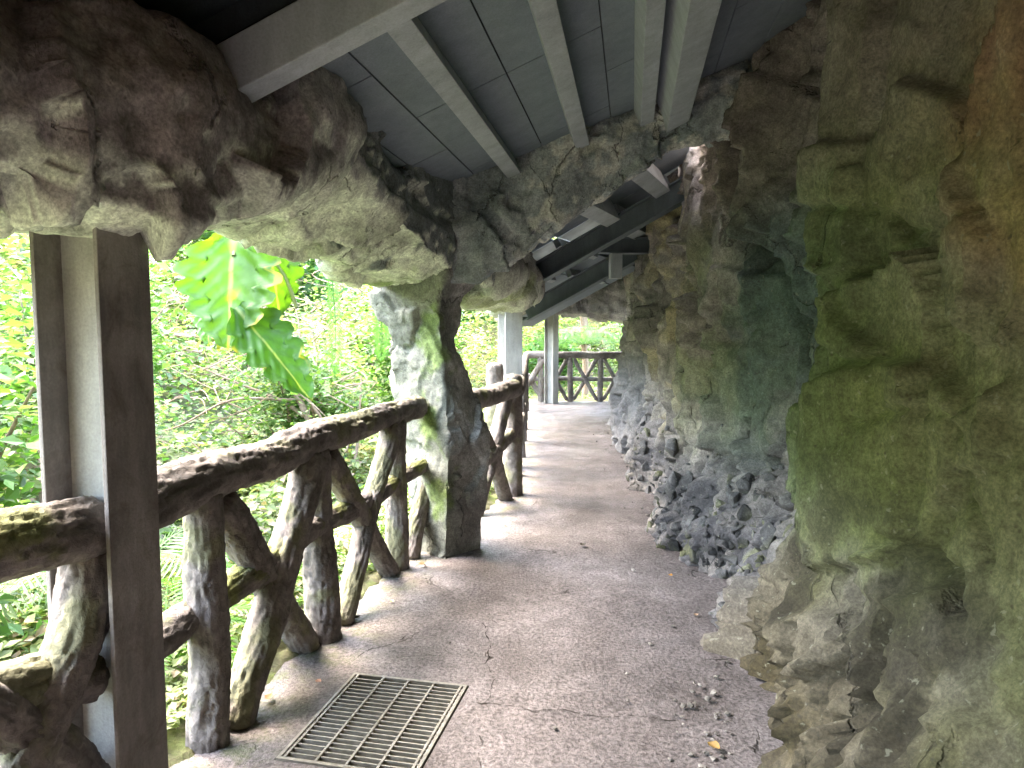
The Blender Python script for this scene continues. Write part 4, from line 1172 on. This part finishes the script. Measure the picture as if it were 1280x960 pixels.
    shrub(3.6, 19.8, 1.9, 1.0, 'pale bush behind the distant railing close to the cliff', seed=6, n=6000, leaf=.11, base=(.10, .15, .06))
    tree(-9, 11, 6.5, 2.4, 'leafy tree on the slope behind the nearest column', 61)
    tree(-5.2, 15.5, 6.0, 2.2, 'leafy tree on the slope behind the hanging elephant-ear leaves', 62, (.06, .125, .03))
    tree(-2.3, 20.5, 6.5, 2.3, 'leafy tree on the slope behind the rock pillar', 63)
    tree(2.6, 24, 6.5, 2.6, 'leafy tree on the slope behind the distant railing', 64)
    palm(1.72, 17.2, 1.15, 'small feathery palm behind the distant railing', 1.0, 7, 13)
    palm(-2.6, 4.6, -.25, 'low palm with feathery fronds below the long railing', .95, 9, 11)
    fern(-1.55, 3.1, 'bright fern under the first crossed braces of the long railing', 12, .55, 21)
    fern(-1.35, 4.0, 'bright fern behind the second crossed braces of the long railing', 11, .5, 22)
    fern(-1.95, 2.35, 'fern at the foot of the nearest column outside the railing', 12, .6, 23)
    fern(-.85, 6.0, 'fern outside the railing just past the rock pillar', 11, .5, 24)

M['deckdark'] = mat_concrete('shade_dark_roof_deck', (.035, .045, .055), .9, .2)  # near bay's unlit shade put into the deck colour
M['crack'] = mat_plain('soil_in_crack', (.03, .026, .023), .95, 0, .1, .3, 60)
k_ = NT('green_stalk'); M['greenstem'] = k_.out((.16, .20, .06), .5)

def build_litter():
    # open cracks in the concrete: ragged dark gaps with soil in them
    Vc, Fc = [], []
    rk = np.random.default_rng(91)
    for line in ([(604, 780), (612, 806), (608, 828), (618, 850), (612, 872), (600, 884)], [(596, 880), (640, 884), (668, 892), (705, 889), (742, 895), (790, 892), (850, 900)],
                 [(508, 796), (490, 806), (462, 812), (446, 822)]):
        g2 = np.array([gpt(*q) for q in line]); L = np.concatenate([[0], np.cumsum(np.linalg.norm(np.diff(g2, axis=0), axis=1))])
        ss = np.arange(0, L[-1], .006); p = np.stack([np.interp(ss, L, g2[:, 0]), np.interp(ss, L, g2[:, 1])], 1)
        p3 = np.stack([p[:, 0], p[:, 1], p[:, 0] * 0 + len(Vc)], 1)
        p = p + .012 * np.stack([fbm(p3 * 16, 311, 3), fbm(p3 * 16, 312, 3)], 1)
        t = np.gradient(p, axis=0); t /= np.linalg.norm(t, axis=1)[:, None]; nn = np.stack([-t[:, 1], t[:, 0]], 1)
        w = np.clip(.0014 + .0035 * fbm(p3 * 22, 313, 3), .0001, .0045)
        a0 = len(Vc)
        for k_i in range(len(p)):
            for sg in (-1, 1):
                q = p[k_i] + nn[k_i] * w[k_i] * sg; q3 = np.array([[q[0], q[1], 0.0]])
                nr = min(1, max(abs((q - GC[:2]) @ GU) - GW / 2, abs((q - GC[:2]) @ GV) - GL / 2, 0) / .15)
                Vc.append((q[0], q[1], nr * float(.012 * fbm(q3 * 1.6, 21, 4)[0] + .004 * fbm(q3 * 9, 22, 2)[0]) + .0028))
            if k_i: Fc.append((a0 + 2 * k_i - 2, a0 + 2 * k_i - 1, a0 + 2 * k_i + 1, a0 + 2 * k_i))
    tag(link('path_crack', mesh_np('path_crack', np.array(Vc), Fc), M['crack']), kind='structure')
    # dry leaves on the path
    spots = [(337, 876, .045, (.42, .22, .11), 'curled orange-brown leaf lying on the path left of the grate'),
             (398, 856, .03, (.45, .25, .20), 'small pink dry leaf lying beside the left edge of the grate'),
             (440, 757, .05, (.50, .33, .28), 'pale pink crumpled leaf at the path edge behind the railing post'),
             (425, 770, .05, (.38, .22, .05), 'yellow-brown leaf lying at the foot of a brace by the path edge'),
             (445, 776, .05, (.03, .028, .025), 'blackened leaf lying on the path near the railing'),
             (528, 708, .05, (.34, .18, .10), 'brown leaf lying on the path in front of the rock pillar'),
             (490, 755, .03, (.45, .40, .28), 'cream leaf scrap lying between the railing and the grate'),
             (870, 772, .03, (.40, .27, .19), 'tan leaf lying on the right side of the path near the cliff'),
             (838, 722, .03, (.42, .22, .05), 'small orange leaf lying on the path before the blue-grey rubble'),
             (892, 938, .05, (.40, .26, .10), 'tan leaf lying against the cliff foot in the bottom right of the path'),
             (728, 684, .06, (.04, .035, .03), 'dark sodden leaf lying in the middle of the path')]
    for i, (px, py, s, c, lab) in enumerate(spots):
        q = gpt(px, py); rng = np.random.default_rng(i + 40)
        n = 9; us = np.linspace(0, 1, n); vs = np.linspace(-1, 1, 5)
        U, W = np.meshgrid(us, vs, indexing='ij'); u = U.ravel(); v = W.ravel()
        w = .42 * np.sin(np.pi * np.clip(u, .02, .98)) ** .8
        a = rng.uniform(0, 6.28); x = (u - .5) * s; yv = v * w * s; zz = s * (.35 * (v * w * 2) ** 2 + .25 * (u - .5) ** 2 * 2) + .012 + .004 * rng.random(len(u))
        V = np.stack([q[0] + x * math.cos(a) - yv * math.sin(a), q[1] + x * math.sin(a) + yv * math.cos(a), zz], 1)
        ii = np.arange(n - 1)[:, None] * 5 + np.arange(4)[None]
        F = np.stack([ii, ii + 1, ii + 6, ii + 5], -1).reshape(-1, 4)
        o = link('fallen_leaf', mesh_np('fallen_leaf', V, F, True, np.repeat(np.array(c)[None], len(V), 0)), M['deadleaf'])
        tag(o, lab, 'leaf', 'dry leaves lying on the path')
    # loose grit along the cliff foot and grains on the path
    rng = np.random.default_rng(77)
    n = 520
    y = rng.uniform(1.8, 12, n); foot = np.interp(y, [1.3, 2.2, 3, 3.5, 5, 8, 12], [.66, .56, .4, .18, .18, .24, .28])
    x = cliff_x(y) - foot - np.abs(rng.normal(0, .16, n)) + .05
    m = n // 6
    y[:m] = rng.uniform(1.9, 8, m); x[:m] = rng.uniform(-.9, 1.0, m)
    s = rng.gamma(2.0, .0042, n) + .002; s[:m] *= .55
    s = np.minimum(s, .016)
    bm0 = bmesh.new(); bmesh.ops.create_icosphere(bm0, subdivisions=1, radius=1); v0 = np.array([tuple(v.co) for v in bm0.verts]); f0 = np.array([[v.index for v in f.verts] for f in bm0.faces]); bm0.free()
    V = v0[None] * rng.uniform(.55, 1.2, (n, 12 * 0 + len(v0), 1)) * s[:, None, None] * np.array([1, 1, .65]) + np.stack([x, y, s * .35 + .002], 1)[:, None]
    keep = (out_dist(x, y) < -.05) & ~((np.abs((np.stack([x, y], 1) - GC[:2]) @ GU) < GW / 2) & (np.abs((np.stack([x, y], 1) - GC[:2]) @ GV) < GL / 2))
    V = V[keep]; k = len(V)
    F = (f0[None] + (np.arange(k) * len(v0))[:, None, None]).reshape(-1, 3)
    c = np.repeat(rng.uniform(.08, .3, (k, 1)) * np.array([[1, .95, .9]]), len(v0), 0)
    tag(link('gravel', mesh_np('gravel', V.reshape(-1, 3), F, False, c), M['rock']), 'loose grit and stone chips along the foot of the cliff', 'gravel', None, 'stuff')
    # broken stones piled against the cliff foot further in
    rr = np.random.default_rng(15)
    bm = bmesh.new()
    CV, CN = CL['V'], CL['n']
    prob = np.where((CV[:, 1] > 3.5) & (CV[:, 1] < 8.0) & (CV[:, 2] > 0) & (CV[:, 2] < 1.0) & (CV[:, 0] < 1.8), np.exp(-(CV[:, 2] / .42) ** 2), 0)
    pick = rr.choice(len(CV), 1300, p=prob / prob.sum(), replace=False)
    for i in pick:
        sz = (.014 + .085 * rr.random() ** 2.5) * (1.15 - .4 * CV[i, 2]) * (1 if CV[i, 1] < 6 else .75)
        xx, yy = CV[i, :2] - CN[i] * sz * rr.uniform(.6, 1.0); zz = CV[i, 2]
        vs = [bm.verts.new(Vector((xx, yy, zz)) + Vector((d[0] * sz * .8, d[1] * sz * rr.uniform(.7, 1.1), d[2] * sz * rr.uniform(.7, 1.25)))) for d in (lambda q: q / np.linalg.norm(q, axis=1)[:, None])(rr.normal(0, 1, (16, 3)))]
        r = bmesh.ops.convex_hull(bm, input=vs)
        junk = [v for v in set(r['geom_interior'] + r['geom_unused']) if isinstance(v, bmesh.types.BMVert)]
        if junk: bmesh.ops.delete(bm, geom=junk, context='VERTS')
    bmesh.ops.bevel(bm, geom=list(bm.edges), offset=.004, segments=1, affect='EDGES')
    me = bm_mesh('rubble', bm)
    P, _ = get_co(me)
    cc = hexmix((.045, .046, .049), (.125, .128, .135), sstep(-.4, .4, fbm(P * 5, 141, 4)))
    cc = hexmix(cc, (.16, .17, .08), sstep(.1, .5, fbm(P * 3, 142, 3)) * .6)
    set_tint(me, cc)
    tag(link('rubble', me, M['rock']), 'blue-grey broken stones heaped against the foot of the cliff', 'rubble', None, 'stuff')
    # rusty bolt head on the lintel
    c = at(435, 298, 3.75)
    bm = bmesh.new(); bmesh.ops.create_icosphere(bm, subdivisions=2, radius=.022)
    for v in bm.verts: v.co = Vector(v.co) * random.uniform(.8, 1.25); v.co.y *= .7
    bmesh.ops.translate(bm, verts=bm.verts, vec=c)
    tag(link('mud_nest', bm_mesh('mud_nest', bm), M['rust']), 'tiny rust-brown insect nest stuck under the pale part of the lintel', 'insect nest')

# ------------------------------------------------------------------ build
build_ground(); build_path(); build_grate(); build_cliff(); build_rocks()
column(-1.19, 2.06, (.98, -.2), 1.90, .20, .20, 'nearest rust-stained steel column beside the railing at the left', M['column'])
column(-.02, 7.8, (.38, -.92), 1.85, .20, .20, 'pale grey steel column just past the rock pillar', M['columnpale'])
column(.80, 14.6, (.80, -.6), 1.95, .20, .20, 'farthest slim steel column in front of the distant railing', M['columnpale'])
build_railings(); build_roof_near(); build_roof_far()
build_undergrowth(); build_plants(); build_litter()

# ------------------------------------------------------------------ light, sky, camera
W = bpy.data.worlds.new('World'); SC.world = W; W.use_nodes = True
nt = W.node_tree; nt.nodes.clear()
sky = nt.nodes.new('ShaderNodeTexSky'); sky.sky_type = 'NISHITA'; sky.sun_disc = False
bg = nt.nodes.new('ShaderNodeBackground'); ow = nt.nodes.new('ShaderNodeOutputWorld')
SUN_EL, SUN_AZ = R_(54), math.atan2(-.93, .36)        # azimuth measured from +Y toward +X: light comes from the left, a little ahead
sky.sun_elevation = SUN_EL; sky.sun_rotation = SUN_AZ
sky.air_density = 1.6; sky.dust_density = 4.0; sky.ozone_density = 1.0
bg.inputs['Strength'].default_value = .15
nt.links.new(sky.outputs[0], bg.inputs[0]); nt.links.new(bg.outputs[0], ow.inputs[0])
sl = bpy.data.lights.new('sun', 'SUN'); sl.energy = .5; sl.angle = R_(75); sl.color = (1, .96, .9)
so = bpy.data.objects.new('sun', sl); COL.objects.link(so)
sd = Vector((math.sin(SUN_AZ) * math.cos(SUN_EL), math.cos(SUN_AZ) * math.cos(SUN_EL), math.sin(SUN_EL)))
so.rotation_euler = (-sd).to_track_quat('-Z', 'Y').to_euler(); so.location = sd * 30

cd = bpy.data.cameras.new('camera'); cam = bpy.data.objects.new('camera', cd); COL.objects.link(cam)
cd.sensor_width = 36; cd.lens = 36 * FPX / 1280; cd.clip_start = .02; cd.clip_end = 500
cam.location = CAM; cam.rotation_euler = (math.pi / 2 - TH, 0, 0)
SC.camera = cam
SC.view_settings.view_transform = 'Standard'; SC.view_settings.look = 'None'
SC.view_settings.gamma = 1; SC.view_settings.use_curve_mapping = False
SC.view_settings.exposure = 4.98
SC.cycles.use_denoising = True
try: SC.cycles.denoiser = 'OPENIMAGEDENOISE'
except Exception: pass
SC.cycles.max_bounces = 8; SC.cycles.diffuse_bounces = 5; SC.cycles.transmission_bounces = 4
SC.cycles.sample_clamp_indirect = .5; SC.cycles.use_adaptive_sampling = False; SC.cycles.use_guiding = True
